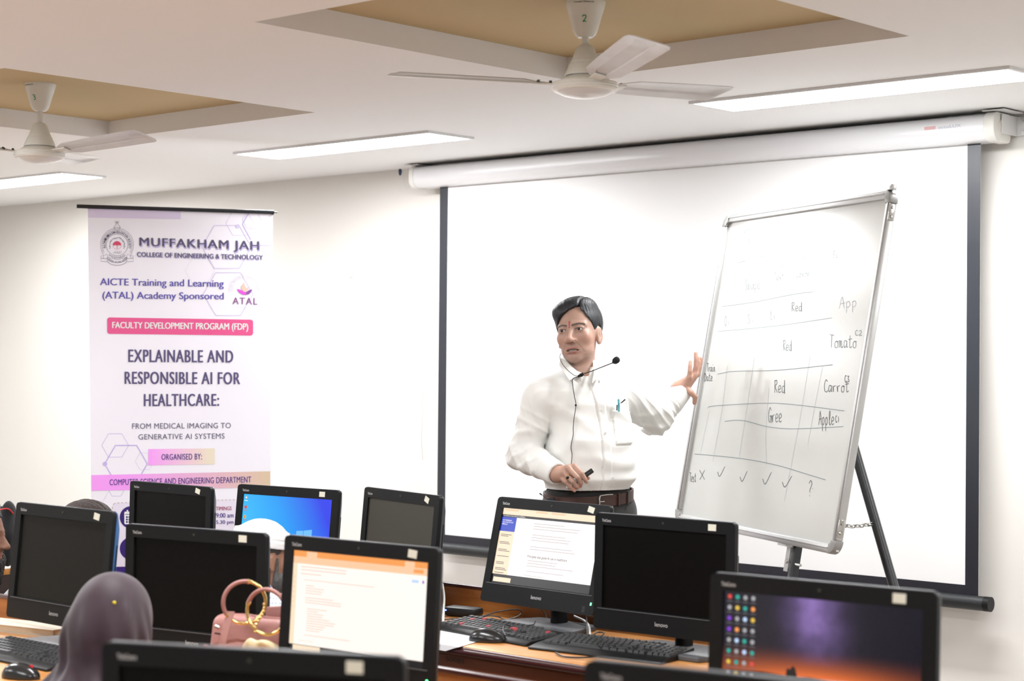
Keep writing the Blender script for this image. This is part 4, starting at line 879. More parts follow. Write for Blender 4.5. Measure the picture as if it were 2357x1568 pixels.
# ------------------------------------------------------------------ solid shapes from distance fields
def sdf_mesh(fn, lo, hi, h, B=8):
    """closed quad mesh of fn(p) = 0 by surface nets, evaluated only near the surface"""
    lo = np.array(lo, float); hi = np.array(hi, float)
    nb = np.maximum(1, np.ceil((hi - lo) / (h * B)).astype(int)); n = nb * B
    ii = np.stack(np.meshgrid(*[np.arange(k) for k in nb], indexing='ij'), -1).reshape(-1, 3)
    cen = lo + (ii * B + (B - 1) / 2) * h
    dc = fn(cen); act = np.abs(dc) < h * B * 0.5 * 1.7321 * 1.35 + 1.5 * h
    G = np.repeat(np.repeat(np.repeat(np.where(dc < 0, -1, 1).astype(np.float32).reshape(nb), B, 0), B, 1), B, 2)
    loc = np.stack(np.meshgrid(*[np.arange(B)] * 3, indexing='ij'), -1).reshape(-1, 3)
    A = ii[act]
    for s in range(0, len(A), 3000):
        blk = A[s:s + 3000]; idx = (blk[:, None, :] * B + loc[None]).reshape(-1, 3)
        G[idx[:, 0], idx[:, 1], idx[:, 2]] = fn(lo + idx * h)
    neg = G < 0
    cnt = np.zeros(n - 1, np.int8)
    for dx in (0, 1):
        for dy in (0, 1):
            for dz in (0, 1): cnt += neg[dx:n[0] - 1 + dx, dy:n[1] - 1 + dy, dz:n[2] - 1 + dz]
    mix = (cnt > 0) & (cnt < 8); cells = np.argwhere(mix)
    cid = np.full(n - 1, -1, np.int32); cid[mix] = np.arange(len(cells))
    acc = np.zeros((len(cells), 3)); num = np.zeros(len(cells))
    cs = [(a, b, c) for a in (0, 1) for b in (0, 1) for c in (0, 1)]
    val = {c: G[cells[:, 0] + c[0], cells[:, 1] + c[1], cells[:, 2] + c[2]].astype(float) for c in cs}
    for a in cs:
        for ax in range(3):
            if a[ax]: continue
            b = list(a); b[ax] = 1; b = tuple(b); va, vb = val[a], val[b]; m = (va < 0) != (vb < 0)
            t = np.where(m, va / np.where(m, va - vb, 1), 0)
            p = np.repeat(np.array(a, float)[None], len(cells), 0); p[:, ax] += t; acc[m] += p[m]; num[m] += 1
    V = lo + (cells + acc / num[:, None]) * h
    Fs = []
    for ax in range(3):
        u, v = (ax + 1) % 3, (ax + 2) % 3
        s0 = [slice(None)] * 3; s1 = [slice(None)] * 3; s0[ax] = slice(0, n[ax] - 1); s1[ax] = slice(1, n[ax])
        a, b = neg[tuple(s0)], neg[tuple(s1)]; E = np.argwhere(a != b)
        E = E[(E[:, u] > 0) & (E[:, v] > 0) & (E[:, u] < n[u] - 1) & (E[:, v] < n[v] - 1)]
        if not len(E): continue
        def cc(du, dv): q = E.copy(); q[:, u] -= du; q[:, v] -= dv; return cid[q[:, 0], q[:, 1], q[:, 2]]
        q = np.stack([cc(1, 1), cc(0, 1), cc(0, 0), cc(1, 0)], 1); ins = a[E[:, 0], E[:, 1], E[:, 2]]
        q[~ins] = q[~ins][:, ::-1]; Fs.append(q)
    return V, np.concatenate(Fs)
def sdf_object(name, fn, lo, hi, h, m, parent=None, color=None, relax=1):
    V, Q = sdf_mesh(fn, lo, hi, h)
    for _ in range(relax):
        S = np.zeros_like(V); c = np.zeros(len(V))
        for i in range(4):
            for j in (1, 3): np.add.at(S, Q[:, i], V[Q[:, (i + j) % 4]]); np.add.at(c, Q[:, i], 1)
        V = V * 0.6 + 0.4 * S / np.maximum(c, 1)[:, None]
    me = bpy.data.meshes.new(name); me.vertices.add(len(V)); me.vertices.foreach_set('co', V.astype(np.float32).ravel())
    me.loops.add(len(Q) * 4); me.loops.foreach_set('vertex_index', Q.astype(np.int32).ravel())
    me.polygons.add(len(Q)); me.polygons.foreach_set('loop_start', np.arange(0, len(Q) * 4, 4, dtype=np.int32)); me.polygons.foreach_set('loop_total', np.full(len(Q), 4, np.int32))
    me.update(calc_edges=True); me.validate()
    me.polygons.foreach_set('use_smooth', np.ones(len(me.polygons), bool))
    if color is not None:
        c = color(V); at_ = me.color_attributes.new('pigment', 'FLOAT_COLOR', 'POINT')
        at_.data.foreach_set('color', np.concatenate([c, np.ones((len(c), 1))], 1).astype(np.float32).ravel())
    return link_mesh(name, me, m, parent)
def ell(p, c, r, R=None):
    q = p - np.array(c)
    if R is not None: q = q @ R
    r = np.array(r); k = np.sqrt(((q / r) ** 2).sum(-1)); k2 = np.sqrt(((q / r ** 2) ** 2).sum(-1))
    return np.where(k2 > 1e-9, k * (k - 1) / np.maximum(k2, 1e-9), -r.min())
def cone(p, a, b, ra, rb):
    a = np.array(a, float); b = np.array(b, float); ab = b - a; t = np.clip(((p - a) @ ab) / max(1e-12, ab @ ab), 0, 1)
    return np.sqrt(((p - a - t[:, None] * ab) ** 2).sum(-1)) - (ra + (rb - ra) * t)
def chain(p, pts, rs, k=0.0):
    d = None
    for i in range(len(pts) - 1):
        e = cone(p, pts[i], pts[i + 1], rs[i], rs[i + 1]); d = e if d is None else (np.minimum(d, e) if not k else su(d, e, k))
    return d
def su(a, b, k):
    h = np.clip(0.5 + 0.5 * (b - a) / k, 0, 1); return b + (a - b) * h - k * h * (1 - h)
def ss(a, b, k):      # a minus b
    return -su(-a, b, k)
def si(a, b, k): return -su(-a, -b, k)
def near(fn, lo, hi, p, pad=0.06):
    """evaluate a local group only inside its bounds"""
    lo = np.array(lo) - pad; hi = np.array(hi) + pad
    q = np.maximum(np.maximum(lo - p, p - hi), 0); out = np.sqrt((q ** 2).sum(-1)) + pad
    m = (q.sum(-1) == 0)
    if m.any(): out[m] = np.minimum(fn(p[m]), 10)
    return out
def loft(p, Z, C, A, Bv, yaw, pw=2.3):
    """trunk with elliptic cross-sections; C centre (x, y) at heights Z, half-widths A, half-depths Bv, turned by yaw"""
    z = p[:, 2]; cx = np.interp(z, Z, [c[0] for c in C]); cy = np.interp(z, Z, [c[1] for c in C]); a = np.interp(z, Z, A); b = np.interp(z, Z, Bv)
    dx, dy = p[:, 0] - cx, p[:, 1] - cy; c, s = math.cos(yaw), math.sin(yaw); u, v = dx * c + dy * s, -dx * s + dy * c
    r = ((np.abs(u) / a) ** pw + (np.abs(v) / b) ** pw) ** (1 / pw)
    d = (r - 1) * np.minimum(a, b) * 0.9
    return np.maximum(d, np.maximum(Z[0] - z, z - Z[-1])), u, v
def skin_mat(name, rough=0.5):
    m = mat(name, (0.5, 0.3, 0.2), rough=rough, spec=0.4); nt = m.node_tree; b = nt.nodes['Principled BSDF']
    a = nt.nodes.new('ShaderNodeAttribute'); a.attribute_name = 'pigment'; nt.links.new(a.outputs['Color'], b.inputs['Base Color'])
    b.inputs['Subsurface Weight'].default_value = 0.0; b.inputs['Subsurface Radius'].default_value = (0.012, 0.005, 0.003); b.inputs['Subsurface Scale'].default_value = 0.5
    return m
def cloth_mat(name, col, rough=0.85, weave=900.0, bump=0.06, var=0.03, sheen=0.2):
    return mat(name, col, rough=rough, spec=0.2, var=var, vscale=12, bump=bump, bscale=weave, sheen=sheen)
def hair_mat(name, col, rough=0.38, strength=0.5, stretch=(60, 60, 6)):
    m = mat(name, col, rough=rough, spec=0.5, var=0.35, vscale=4, bump=strength, bscale=6, stretch=stretch); return m

# head shape shared by everybody, in head coordinates: x to the person's left, y forward, z up, origin between the eyes' level
def head_sdf(q, mouth=True, fine=True):
    d = ell(q, (0, -0.012, 0.030), (0.071, 0.092, 0.078))
    d = su(d, ell(q, (0, 0.020, -0.030), (0.060, 0.070, 0.078)), 0.03)
    d = su(d, ell(q, (0, 0.026, -0.074), (0.051, 0.054, 0.034)), 0.020)
    d = su(d, ell(q, (0, 0.066, -0.098), (0.022, 0.016, 0.015)), 0.02)
    d = su(d, cone(q, (0, -0.010, -0.05), (0, 0.004, -0.15), 0.045, 0.042), 0.016)
    x = np.abs(q[:, 0]); m = np.stack([x, q[:, 1], q[:, 2]], 1)
    d = su(d, ell(m, (0.041, 0.056, -0.028), (0.018, 0.020, 0.020)), 0.018)                # cheekbones
    d = su(d, cone(m, (0.006, 0.079, 0.0155), (0.044, 0.064, 0.0135), 0.010, 0.008), 0.010)      # brow ridge
    if fine:
        d = ss(d, ell(m, (0.031, 0.096, -0.001), (0.019, 0.019, 0.0120)), 0.009)             # sockets
        d = su(d, cone(q, (0, 0.078, 0.010), (0, 0.103, -0.034), 0.0075, 0.0115), 0.008)    # nose
        d = su(d, ell(q, (0, 0.104, -0.037), (0.0125, 0.0125, 0.0105)), 0.006)
        d = su(d, ell(m, (0.0135, 0.092, -0.040), (0.0085, 0.0115, 0.0085)), 0.005)
        d = ss(d, ell(m, (0.007, 0.100, -0.0495), (0.0042, 0.0065, 0.0040)), 0.003)
        lid = ell(m, (0.031, 0.0695, -0.001), (0.0155, 0.0150, 0.0140)); d = su(d, lid, 0.004)
        d = ss(d, ell(m, (0.031, 0.088, -0.0022), (0.0132, 0.016, 0.0037)), 0.0012)            # eye opening
        d = ss(d, cone(m, (0.019, 0.0935, -0.043), (0.037, 0.0765, -0.074), 0.0036, 0.0030), 0.006)  # laughter lines
        d = su(d, cone(m, (0.0, 0.0850, -0.0640), (0.028, 0.0735, -0.0690), 0.0052, 0.0028), 0.005)  # lips
        d = su(d, cone(m, (0.0, 0.0838, -0.0800), (0.026, 0.0735, -0.0760), 0.0060, 0.0030), 0.005)
        d = ss(d, ell(q, (0, 0.0865, -0.0852), (0.018, 0.006, 0.0035)), 0.006)
        if mouth: d = ss(d, ell(np.stack([q[:, 0], q[:, 1] + 9.0 * q[:, 0] ** 2, q[:, 2] + 3.5 * q[:, 0] ** 2], 1), (0.001, 0.090, -0.0712), (0.0255, 0.016, 0.0030)), 0.002)
        else: d = ss(d, ell(q, (0.0, 0.090, -0.0712), (0.022, 0.010, 0.0010)), 0.002)
    # ears
    a = 0.35; R = np.array([[math.cos(a), -math.sin(a), 0], [math.sin(a), math.cos(a), 0], [0, 0, 1]])
    e = ell(m, (0.0715, -0.002, -0.022), (0.0075, 0.0165, 0.030), R); e = ss(e, ell(m, (0.0790, 0.003, -0.017), (0.0060, 0.0095, 0.019), R), 0.002); e = su(e, ell(m, (0.0735, 0.001, -0.018), (0.0035, 0.004, 0.014), R), 0.003); e = su(e, ell(m, (0.0700, 0.004, -0.046), (0.006, 0.008, 0.008)), 0.006)
    return su(d, e, 0.006)
def frame_from(fwd_yaw, pitch, roll):
    """rotation whose columns are the head's left, forward and up; yaw 0 looks at -y, positive yaw turns towards -x"""
    f = np.array([-math.sin(fwd_yaw) * math.cos(pitch), -math.cos(fwd_yaw) * math.cos(pitch), -math.sin(pitch)])
    l = np.array([math.cos(fwd_yaw), -math.sin(fwd_yaw), 0]); u = np.cross(f, l)
    l2 = math.cos(roll) * l + math.sin(roll) * u; u2 = math.cos(roll) * u - math.sin(roll) * l
    return np.stack([l2, f, u2], 1)
RZ_CAM = math.atan2(R0[1], R0[0])
def person_root(px, Z, label):
    o = at(px, 838, Z); o[2] = 0
    t = tag(empty('person', tuple(o), RZ_CAM), label, 'person')
    def J(x, y, dz=0.0):
        w = at(x, y, Z + dz) - o; return np.array([w @ R0, w @ F0, w[2]])
    return t, J
SKIN = np.array([0.455, 0.285, 0.222])
# ------------------------------------------------------------------ the speaker
def speaker():
    t, J = person_root(1345, 6.45, 'man in a white shirt and dark trousers speaking beside the whiteboard, one hand raised')
    S = 6.45 / FPX
    # ---- head
    HR = frame_from(rad(23), rad(-3), rad(6.5)); HC = J(1314.5, 758.5, -0.083) - HR[:, 1] * 0.078
    hs = 1.03
    def hq(p): return (p - HC) @ HR / hs
    def hw(v): return HC + HR @ (np.array(v, float) * hs)          # head coordinates -> person coordinates
    # ---- trunk of the shirt (yaw: chest turned towards the board)
    TY = rad(22)
    py = [1132, 1117, 1100, 1075, 1050, 1010, 970, 930, 900, 882, 868, 858, 848]
    cxp = [1356, 1357, 1358, 1357, 1355, 1353, 1350, 1344, 1338, 1336, 1338, 1341, 1343]
    A = [.145, .150, .160, .161, .160, .160, .163, .168, .168, .155, .120, .085, .062]
    Bd = [.112, .118, .128, .132, .132, .126, .120, .112, .100, .088, .076, .068, .060]
    Zs = [J(1345, y)[2] for y in py]; Cs = [(J(x, 900)[0], (0.0 if y < 1000 else -0.012)) for x, y in zip(cxp, py)]
    # ---- arm joints
    rS, rE, rW = J(1246, 920, -0.06), J(1209, 1046, -0.05), J(1284, 1092, -0.20)
    lS, lE, lW = J(1434, 912, 0.07), J(1512, 962, 0.24), J(1569, 902, 0.29)
    def hand(points, radii, p, k=0.004): return chain(p, points, radii, 0)
    # right hand holding the marker
    z5 = lambda X, Y, d: J(1240 + X / 12.06, 1040 + Y / 12.06, d)
    RF = [([z5(985, 410, -.222), z5(1185, 600, -.246), z5(1285, 760, -.243), z5(1325, 838, -.236)], [.0098, .0088, .0078, .0066]),
          ([z5(810, 455, -.226), z5(1080, 715, -.252), z5(1165, 860, -.240), z5(1160, 950, -.228)], [.0100, .0090, .0080, .0068]),
          ([z5(690, 580, -.223), z5(950, 830, -.250), z5(1040, 960, -.240), z5(1065, 1000, -.230)], [.0098, .0086, .0076, .0066]),
          ([z5(600, 700, -.214), z5(745, 840, -.236), z5(880, 985, -.234), z5(990, 1082, -.228)], [.0090, .0078, .0070, .0060]),
          ([z5(640, 600, -.185), z5(950, 640, -.190), z5(1230, 690, -.205), z5(1375, 728, -.215)], [.0130, .0115, .0090, .0070])]
    RP = [z5(500, 615, -.200), z5(700, 560, -.205), z5(900, 480, -.208)]
    # raised left hand, fingers up and spread, thumb towards the board
    z6 = lambda X, Y, d: J(1540 + X / 11.2, 800 + Y / 11.2, d)
    LF = [([z6(520, 770, .262), z6(535, 620, .258), z6(543, 480, .262), z6(550, 372, .268)], [.0098, .0084, .0076, .0066]),
          ([z6(640, 700, .285), z6(690, 500, .285), z6(697, 320, .288), z6(688, 150, .294)], [.0100, .0090, .0083, .0070]),
          ([z6(700, 690, .305), z6(765, 520, .312), z6(775, 380, .316), z6(762, 270, .322)], [.0095, .0080, .0070, .0060]),
          ([z6(735, 700, .322), z6(805, 480, .330), z6(825, 370, .332), z6(822, 282, .334)], [.0088, .0072, .0062, .0056]),
          ([z6(400, 1060, .275), z6(560, 1160, .262), z6(672, 1270, .262), z6(655, 1430, .270)], [.0170, .0120, .0096, .0078])]
    LP = [z6(230, 1060, .288), z6(430, 940, .283), z6(590, 780, .290)]
    def hands(p):
        d = None
        for F, P, pr in ((RF, RP, (.024, .022, .016)), (LF, LP, (.027, .024, .017))):
            q = np.concatenate([np.array(f[0]) for f in F] + [np.array(P)])
            def one(pp, F=F, P=P, pr=pr):
                e = chain(pp, P, pr)
                for (pts, rs) in F[:4]: e = su(e, cone(pp, P[1], pts[0], .014, rs[0] + .001), .010)
                for (pts, rs) in F: 
                    f = chain(pp, pts, rs); e = su(e, f, .0045)
                return e
            g = near(one, q.min(0) - 0.02, q.max(0) + 0.02, p); d = g if d is None else np.minimum(d, g)
        return d
    neckb = J(1339, 862, 0.0)
    def body(p):
        d = near(lambda q: head_sdf(hq(q)) * hs, HC - 0.16, HC + np.array([.16, .16, .15]), p, 0.10)
        d = su(d, cone(p, hw((0, -0.004, -0.10)), neckb + np.array([0, 0.005, -0.01]), .042, .050), 0.012)
        tr, u, v = loft(p, Zs, Cs, [a - .016 for a in A], [b - .016 for b in Bd], TY); d = su(d, tr, 0.02)
        d = su(d, chain(p, [rS, rE, rW, RP[0]], [.050, .040, .030, .025]), 0.012); d = su(d, chain(p, [lS, lE, lW, LP[0]], [.050, .040, .030, .027]), 0.012)
        return su(d, hands(p), 0.006)
    def pig(V):
        q = hq(V); c = np.repeat(SKIN[None] * 1.0, len(V), 0); x = np.abs(q[:, 0]); inh = (np.linalg.norm(q, axis=1) < 0.16)
        def paint(mask, col, w=1.0):
            w = np.clip(mask, 0, 1)[:, None] * w; c[:] = c * (1 - w) + np.array(col) * w
        m = np.stack([x, q[:, 1], q[:, 2]], 1); fr = inh & (q[:, 1] > 0.03)
        def g(pt, r): return np.exp(-(((m - np.array(pt)) / np.array(r)) ** 2).sum(1)) * inh
        paint(g((0.045, 0.06, -0.035), (.028, .05, .022)), SKIN * np.array([1.12, 0.95, 0.9]), 0.7)
        paint(g((0, 0.11, -0.035), (.02, .03, .02)), SKIN * np.array([1.1, 0.92, 0.88]), 0.7)
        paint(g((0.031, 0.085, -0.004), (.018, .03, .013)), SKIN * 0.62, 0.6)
        paint(g((0, 0.06, -0.095), (.06, .06, .03)), SKIN * np.array([0.85, 0.86, 0.9]), 0.6)         # shaved chin
        paint(g((0, 0.09, -0.056), (.026, .03, .006)), SKIN * 0.72, 0.7)                              # moustache shadow
        lips = np.maximum(g((0.008, 0.085, -0.0645), (.016, .03, .0042)), g((0.008, 0.085, -0.0795), (.015, .03, .0045))); paint(lips, (0.36, 0.135, 0.11), 0.9)
        xs = q[:, 0]; bz = 0.0125 + 0.0045 * np.sin(np.clip((x - 0.010) / 0.042, 0, 1) * PI * 0.75) - 0.004 * np.clip((x - 0.03) / 0.02, 0, 1)
        brow = np.clip(1.4 - np.abs(q[:, 2] - bz) / 0.0036, 0, 1) * ((x > 0.008) & (x < 0.049)) * fr; paint(brow, (0.045, 0.034, 0.03), 0.9)
        ln = np.clip(1.5 - np.abs(q[:, 2] - (0.0022 - 14 * (x - 0.031) ** 2)) / 0.0016, 0, 1) * (np.abs(x - 0.031) < 0.016) * fr; paint(ln, (0.06, 0.035, 0.03), 0.75)
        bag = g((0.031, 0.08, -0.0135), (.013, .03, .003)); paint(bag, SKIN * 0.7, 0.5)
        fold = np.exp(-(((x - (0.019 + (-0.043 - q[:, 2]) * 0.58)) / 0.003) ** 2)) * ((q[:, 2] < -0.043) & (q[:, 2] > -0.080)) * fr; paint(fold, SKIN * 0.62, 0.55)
        til = ((x < 0.0022) & (q[:, 2] > 0.004) & (q[:, 2] < 0.027)) * fr; paint(til.astype(float), (0.42, 0.03, 0.05), 0.9)
        slit = ((x < 0.023) & (np.abs(q[:, 2] + 0.0712 + 3.5 * x ** 2) < 0.0036) & (q[:, 1] < 0.0835 - 9 * x ** 2)) * fr; paint(slit.astype(float), (0.06, 0.02, 0.02), 0.9)
        hn = ~inh; c[hn] = SKIN * np.array([1.05, 1.0, 0.97])
        # fingertips of the raised hand pinker, knuckles of the other darker
        for F, k in ((LF, 0.8), (RF, 0.45)):
            for pts, _ in F:
                w = np.exp(-(np.linalg.norm(V - pts[-1], axis=1) / 0.016) ** 2); paint(w, SKIN * np.array([1.35, 1.12, 1.1]), k)
        for P in LP: paint(np.exp(-(np.linalg.norm(V - P, axis=1) / 0.05) ** 2), SKIN * np.array([1.25, 1.15, 1.12]), 0.5)
        for pts, _ in LF: paint(np.exp(-(np.linalg.norm(V - pts[1], axis=1) / 0.03) ** 2), SKIN * np.array([1.25, 1.15, 1.12]), 0.4)
        for pts, _ in RF[:4]: 
            for kk in (0, 1): paint(np.exp(-(np.linalg.norm(V - pts[kk], axis=1) / 0.010) ** 2), SKIN * 0.72, 0.5)
        return c
    M_skin = skin_mat('tan_skin', 0.46)
    lo = np.array([-0.30, -0.32, Zs[0] + 0.005]); hi = np.array([0.46, 0.42, HC[2] + 0.14])
    sdf_object('body', body, lo, hi, 0.0024, M_skin, t, pig, relax=1)
    # eyes and teeth
    M_eye = mat('eye_white', (0.62, 0.58, 0.54), rough=0.12); M_iris = mat('dark_iris', (0.018, 0.010, 0.007), rough=0.08)
    gaze = hw((0.0, 1.0, -0.02)) - HC; gaze = gaze / np.linalg.norm(gaze) + np.array([-0.10, 0, 0])
    gaze /= np.linalg.norm(gaze)
    for s in (-1, 1):
        c = hw((s * 0.031, 0.0695, -0.001)); e = MB().sphere(c, 0.0132 * hs, 20, 14).build('eyeball', M_eye, t, ang=180)
        i = c + gaze * 0.0108 * hs; u = np.cross(gaze, [0, 0, 1.0]); u /= np.linalg.norm(u); w = np.cross(u, gaze)
        vs = [i + gaze * 0.0032]
        for r, b in ((0.0035, 0.0029), (0.0062, 0.0006)):
            vs += [i + gaze * b + (u * math.cos(a) + w * math.sin(a)) * r for a in np.linspace(0, 2 * PI, 16, endpoint=False)]
        fs = [(0, 1 + k, 1 + (k + 1) % 16) for k in range(16)] + [(1 + k, 17 + k, 17 + (k + 1) % 16, 1 + (k + 1) % 16) for k in range(16)]
        MB().add(vs, fs).build('iris', M_iris, e, ang=180)
    th = MB()
    for k in range(-4, 5):
        x = k * 0.0046; y = 0.0800 - 16 * x * x
        vs = [hw((x + dx * 0.0021, y + dy, -0.0705 + dz)) for dz in (-0.004, 0.004) for dy in (-0.004, 0.0) for dx in (-1, 1)]
        th.add(vs, [(0, 1, 3, 2), (4, 6, 7, 5), (0, 4, 5, 1), (2, 3, 7, 6), (0, 2, 6, 4), (1, 5, 7, 3)])
    th.build('teeth', mat('tooth_enamel', (0.36, 0.33, 0.29), rough=0.3), t)
    # ---- hair: combed over from a parting on his left, short sides
    def hair(p):
        q = hq(p); x, y, z = q[:, 0], q[:, 1], q[:, 2]
        cap = ell(q, (-0.001, -0.014, 0.030), (0.079, 0.099, 0.086))
        cap = su(cap, ell(q, (-0.034, 0.030, 0.066), (0.044, 0.046, 0.034)), 0.025)          # swept fringe volume
        cap = su(cap, ell(q, (0.008, 0.004, 0.086), (0.052, 0.062, 0.028)), 0.025)
        # hairline height over the forehead as a function of x
        hl = np.interp(x, [-0.09, -0.066, -0.050, -0.030, -0.005, 0.020, 0.032, 0.045, 0.058, 0.068, 0.09], [-0.030, -0.008, 0.030, 0.050, 0.066, 0.077, 0.070, 0.050, 0.030, 0.004, -0.030])
        side = np.interp(y, [-0.09, -0.05, -0.025, -0.012, 0.006, 0.024, 0.034, 0.05], [-0.085, -0.085, -0.060, 0.010, 0.012, -0.022, 0.004, 0.05])   # round the ears, with sideburns
        front = np.clip((y - 0.02) / 0.03, 0, 1); lim = side * (1 - front) + np.maximum(hl, side * 0 + hl) * front
        cut = (lim - z) * 0.75
        d = si(cap, cut, 0.006)
        inner = ell(q, (0, -0.012, 0.030), (0.064, 0.085, 0.071)); d = np.maximum(d, -inner)
        # parting groove and combed ridges
        part = np.sqrt((x - 0.030 - 0.05 * (0.05 - y) * 0.2) ** 2 + (z - 0.118) ** 2 * 0.0 ) ; gr = np.exp(-(part / 0.004) ** 2) * (z > 0.07) * (y > -0.04)
        ridg = 0.0004 * np.sin(260 * (x * 0.9 + y * 0.35) + 6 * np.sin(40 * y)) + 0.0003 * np.sin(520 * (y * 0.6 - x) + 3 * np.sin(60 * z))
        return (d + gr * 0.006 + ridg) * hs
    sdf_object('hair', hair, HC - 0.17, HC + np.array([.17, .17, .17]), 0.0024, hair_mat('black_hair', (0.007, 0.0085, 0.012), 0.5, 0.2, (40, 40, 9)), t, relax=1)
    # ---- shirt
    fwd = np.array([math.sin(TY), -math.cos(TY), 0])
    def shirt(p):
        tr, u, v = loft(p, Zs, Cs, A, Bd, TY)
        z = p[:, 2]; fr_ = v < 0
        # soft folds on the trunk
        fo = lambda a: (0.5 + 0.5 * np.sin(a)) ** 3
        low_ = np.clip((1.33 - z) / 0.12, 0, 1)
        k1 = low_ * (0.0060 * fo(30 * z + 7 * u + 2.5 * np.sin(13 * u + 1)) + 0.0040 * fo(52 * z - 16 * u + 3 * np.sin(9 * u))) + 0.0040 * fo(34 * (u * 0.9 + z * 0.5) + 2 * np.sin(18 * z)) + 0.0030 * fo(60 * (z * .75 - u * .5) + 3 * np.sin(12 * u)) + 0.006 * fo(40 * (u * 0.6 - z * 0.9) + 0.7) * np.exp(-((u + 0.12) / 0.07) ** 2) - 0.004
        bag = 0.009 * np.exp(-((z - Zs[2]) / 0.022) ** 2) * (0.7 + 0.3 * np.sin(26 * u))
        tr = tr - k1 - bag
        # front placket: a raised strip down the chest, with its stitched edge
        pu = 0.004 + 0.010 * np.sin((z - Zs[0]) * 6)
        pl = np.clip(1 - np.abs(u - pu) / 0.0165, 0, 1); tr = tr - np.where(fr_, np.minimum(pl * 8, 1) * 0.0028, 0) + np.where(fr_ & (np.abs(u - pu + 0.0175) < 0.0022), 0.0028, 0)
        # patch pocket on his left breast
        zp0, zp1 = J(1420, 1022)[2], J(1420, 945)[2]; pk = (u > 0.052) & (u < 0.148) & (z > zp0) & (z < zp1) & fr_
        tr = tr - np.where(pk, 0.0030, 0)
        edge = ((np.abs(u - 0.052) < 0.0026) | (np.abs(u - 0.148) < 0.0026) | (np.abs(z - zp0) < 0.0026)) & (u > 0.049) & (u < 0.151) & (z > zp0 - 0.003) & (z < zp1) & fr_
        tr = tr + np.where(edge, 0.0022, 0)
        def sleeve(a, b, c, ra, rb, rc, ph):
            d1 = cone(p, a, b, ra, rb); d2 = cone(p, b, c, rb, rc); d = su(d1, d2, 0.02)
            ab = (b - a) / np.linalg.norm(b - a); bc = (c - b) / np.linalg.norm(c - b)
            t1 = (p - a) @ ab; t2 = (p - b) @ bc; e = np.exp(-(np.linalg.norm(p - b, axis=1) / 0.11) ** 2)
            fo = lambda a: (0.5 + 0.5 * np.sin(a)) ** 2.5
            ang = p[:, 2] * 22 + p[:, 0] * 14
            w = 0.0060 * fo(52 * t1 + 5 * np.sin(ang + ph)) * np.clip(t1 / 0.12, 0, 1) * np.clip((0.40 - t1) / 0.1, 0, 1) + (0.0080 * e + 0.0022) * fo(74 * t2 + 3.2 * np.sin(ang * 1.3 + ph) + ph) + 0.0035 * fo(120 * t2 - 6 * np.sin(ang * 0.8) + 1.0) - 0.003
            end = (p - c) @ bc            # open cuff
            d = d - w * np.clip((-0.055 - end) / 0.02, 0, 1)
            d = np.maximum(d, end - 0.004)
            cuff = ((end > -0.062) & (end < 0.01)); d = d - np.where(cuff, 0.0022, 0) + np.where((np.abs(end + 0.062) < 0.003) & (np.linalg.norm(p - c, axis=1) < 0.1), 0.002, 0)
            inn = cone(p, b, c + bc * 0.05, rb - 0.024, rc - 0.0085); return d, np.maximum(inn, -end - 0.05)
        s1, i1 = sleeve(rS, rE, rW + (rE - rW) * 0.05, .066, .056, .039, 0.3); s2, i2 = sleeve(lS, lE, lW, .066, .055, .036, 1.7)
        arms = np.minimum(s1, s2)
        zk = J(1, 958)[2]; d = su(tr, arms, np.where(z > zk, 0.006 + 0.10 * np.clip(z - zk, 0, 0.17), 0.006))
        d = d + 0.006 * np.exp(-((tr - arms) / 0.012) ** 2) * np.clip((zk - z) / 0.04, 0, 1)
        d = su(d, np.minimum(cone(p, rS, J(1318, 884, -0.02), .060, .052), cone(p, lS, J(1366, 884, 0.02), .060, .052)), 0.03)
        d = np.maximum(d, -np.minimum(i1, i2))
        # neck opening with V down the front
        nk = cone(p, neckb + np.array([0, 0.0, -0.03]), neckb + np.array([-0.012, -0.02, 0.15]), .050, .078)
        vv = cone(p, J(1352, 858, -0.10), J(1361, 883, -0.125), .030, .006)
        return si(d, -su(nk, vv, 0.01), 0.004)
    M_shirt = cloth_mat('white_cotton', (0.84, 0.84, 0.81), weave=700, bump=0.05, var=0.015)
    sdf_object('shirt', shirt, [-0.36, -0.34, Zs[0] + 0.012], [0.50, 0.44, Zs[-1] + 0.03], 0.0032, M_shirt, t, relax=1)
    # collar leaves: stand and two pointed flaps
    def leaf(pts, th=0.003, name='collar'):
        pts = [np.array(p) for p in pts]; n = np.cross(pts[1] - pts[0], pts[2] - pts[0]); n /= np.linalg.norm(n)
        if n[1] > 0: n = -n
        k = len(pts); MB().add([p + n * th for p in pts] + [p - n * th for p in pts], [tuple(range(k)), tuple(range(2 * k - 1, k - 1, -1))] + [(i, i + k, (i + 1) % k + k, (i + 1) % k) for i in range(k)]).build(name, M_shirt, t, bevel=0.0012)
    ring = []
    for px_, py_, dz in ((1338, 864, -0.108), (1324, 853, -0.094), (1309, 838, -0.062), (1300, 824, -0.015), (1306, 814, 0.035), (1328, 809, 0.065), (1350, 811, 0.060), (1362, 818, 0.020), (1368, 834, -0.030), (1374, 850, -0.070), (1375, 860, -0.092)): ring.append(J(px_, py_, dz))
    R2 = smooth_path(ring, 4); mb = MB(); n = len(R2); vs = []
    cen = np.mean(R2, 0)
    for k, p in enumerate(R2):
        o = p - cen; o[2] = 0; o /= np.linalg.norm(o)
        vs += [p + np.array([0, 0, 0.004]), p + o * 0.005 + np.array([0, 0, 0.004]), p + o * 0.014 + np.array([0, 0, -0.034]), p + o * 0.006 + np.array([0, 0, -0.034])]
    fs = []
    for k in range(n - 1):
        for j in range(4): a, b = 4 * k + j, 4 * k + (j + 1) % 4; fs.append((a, b, b + 4, a + 4))
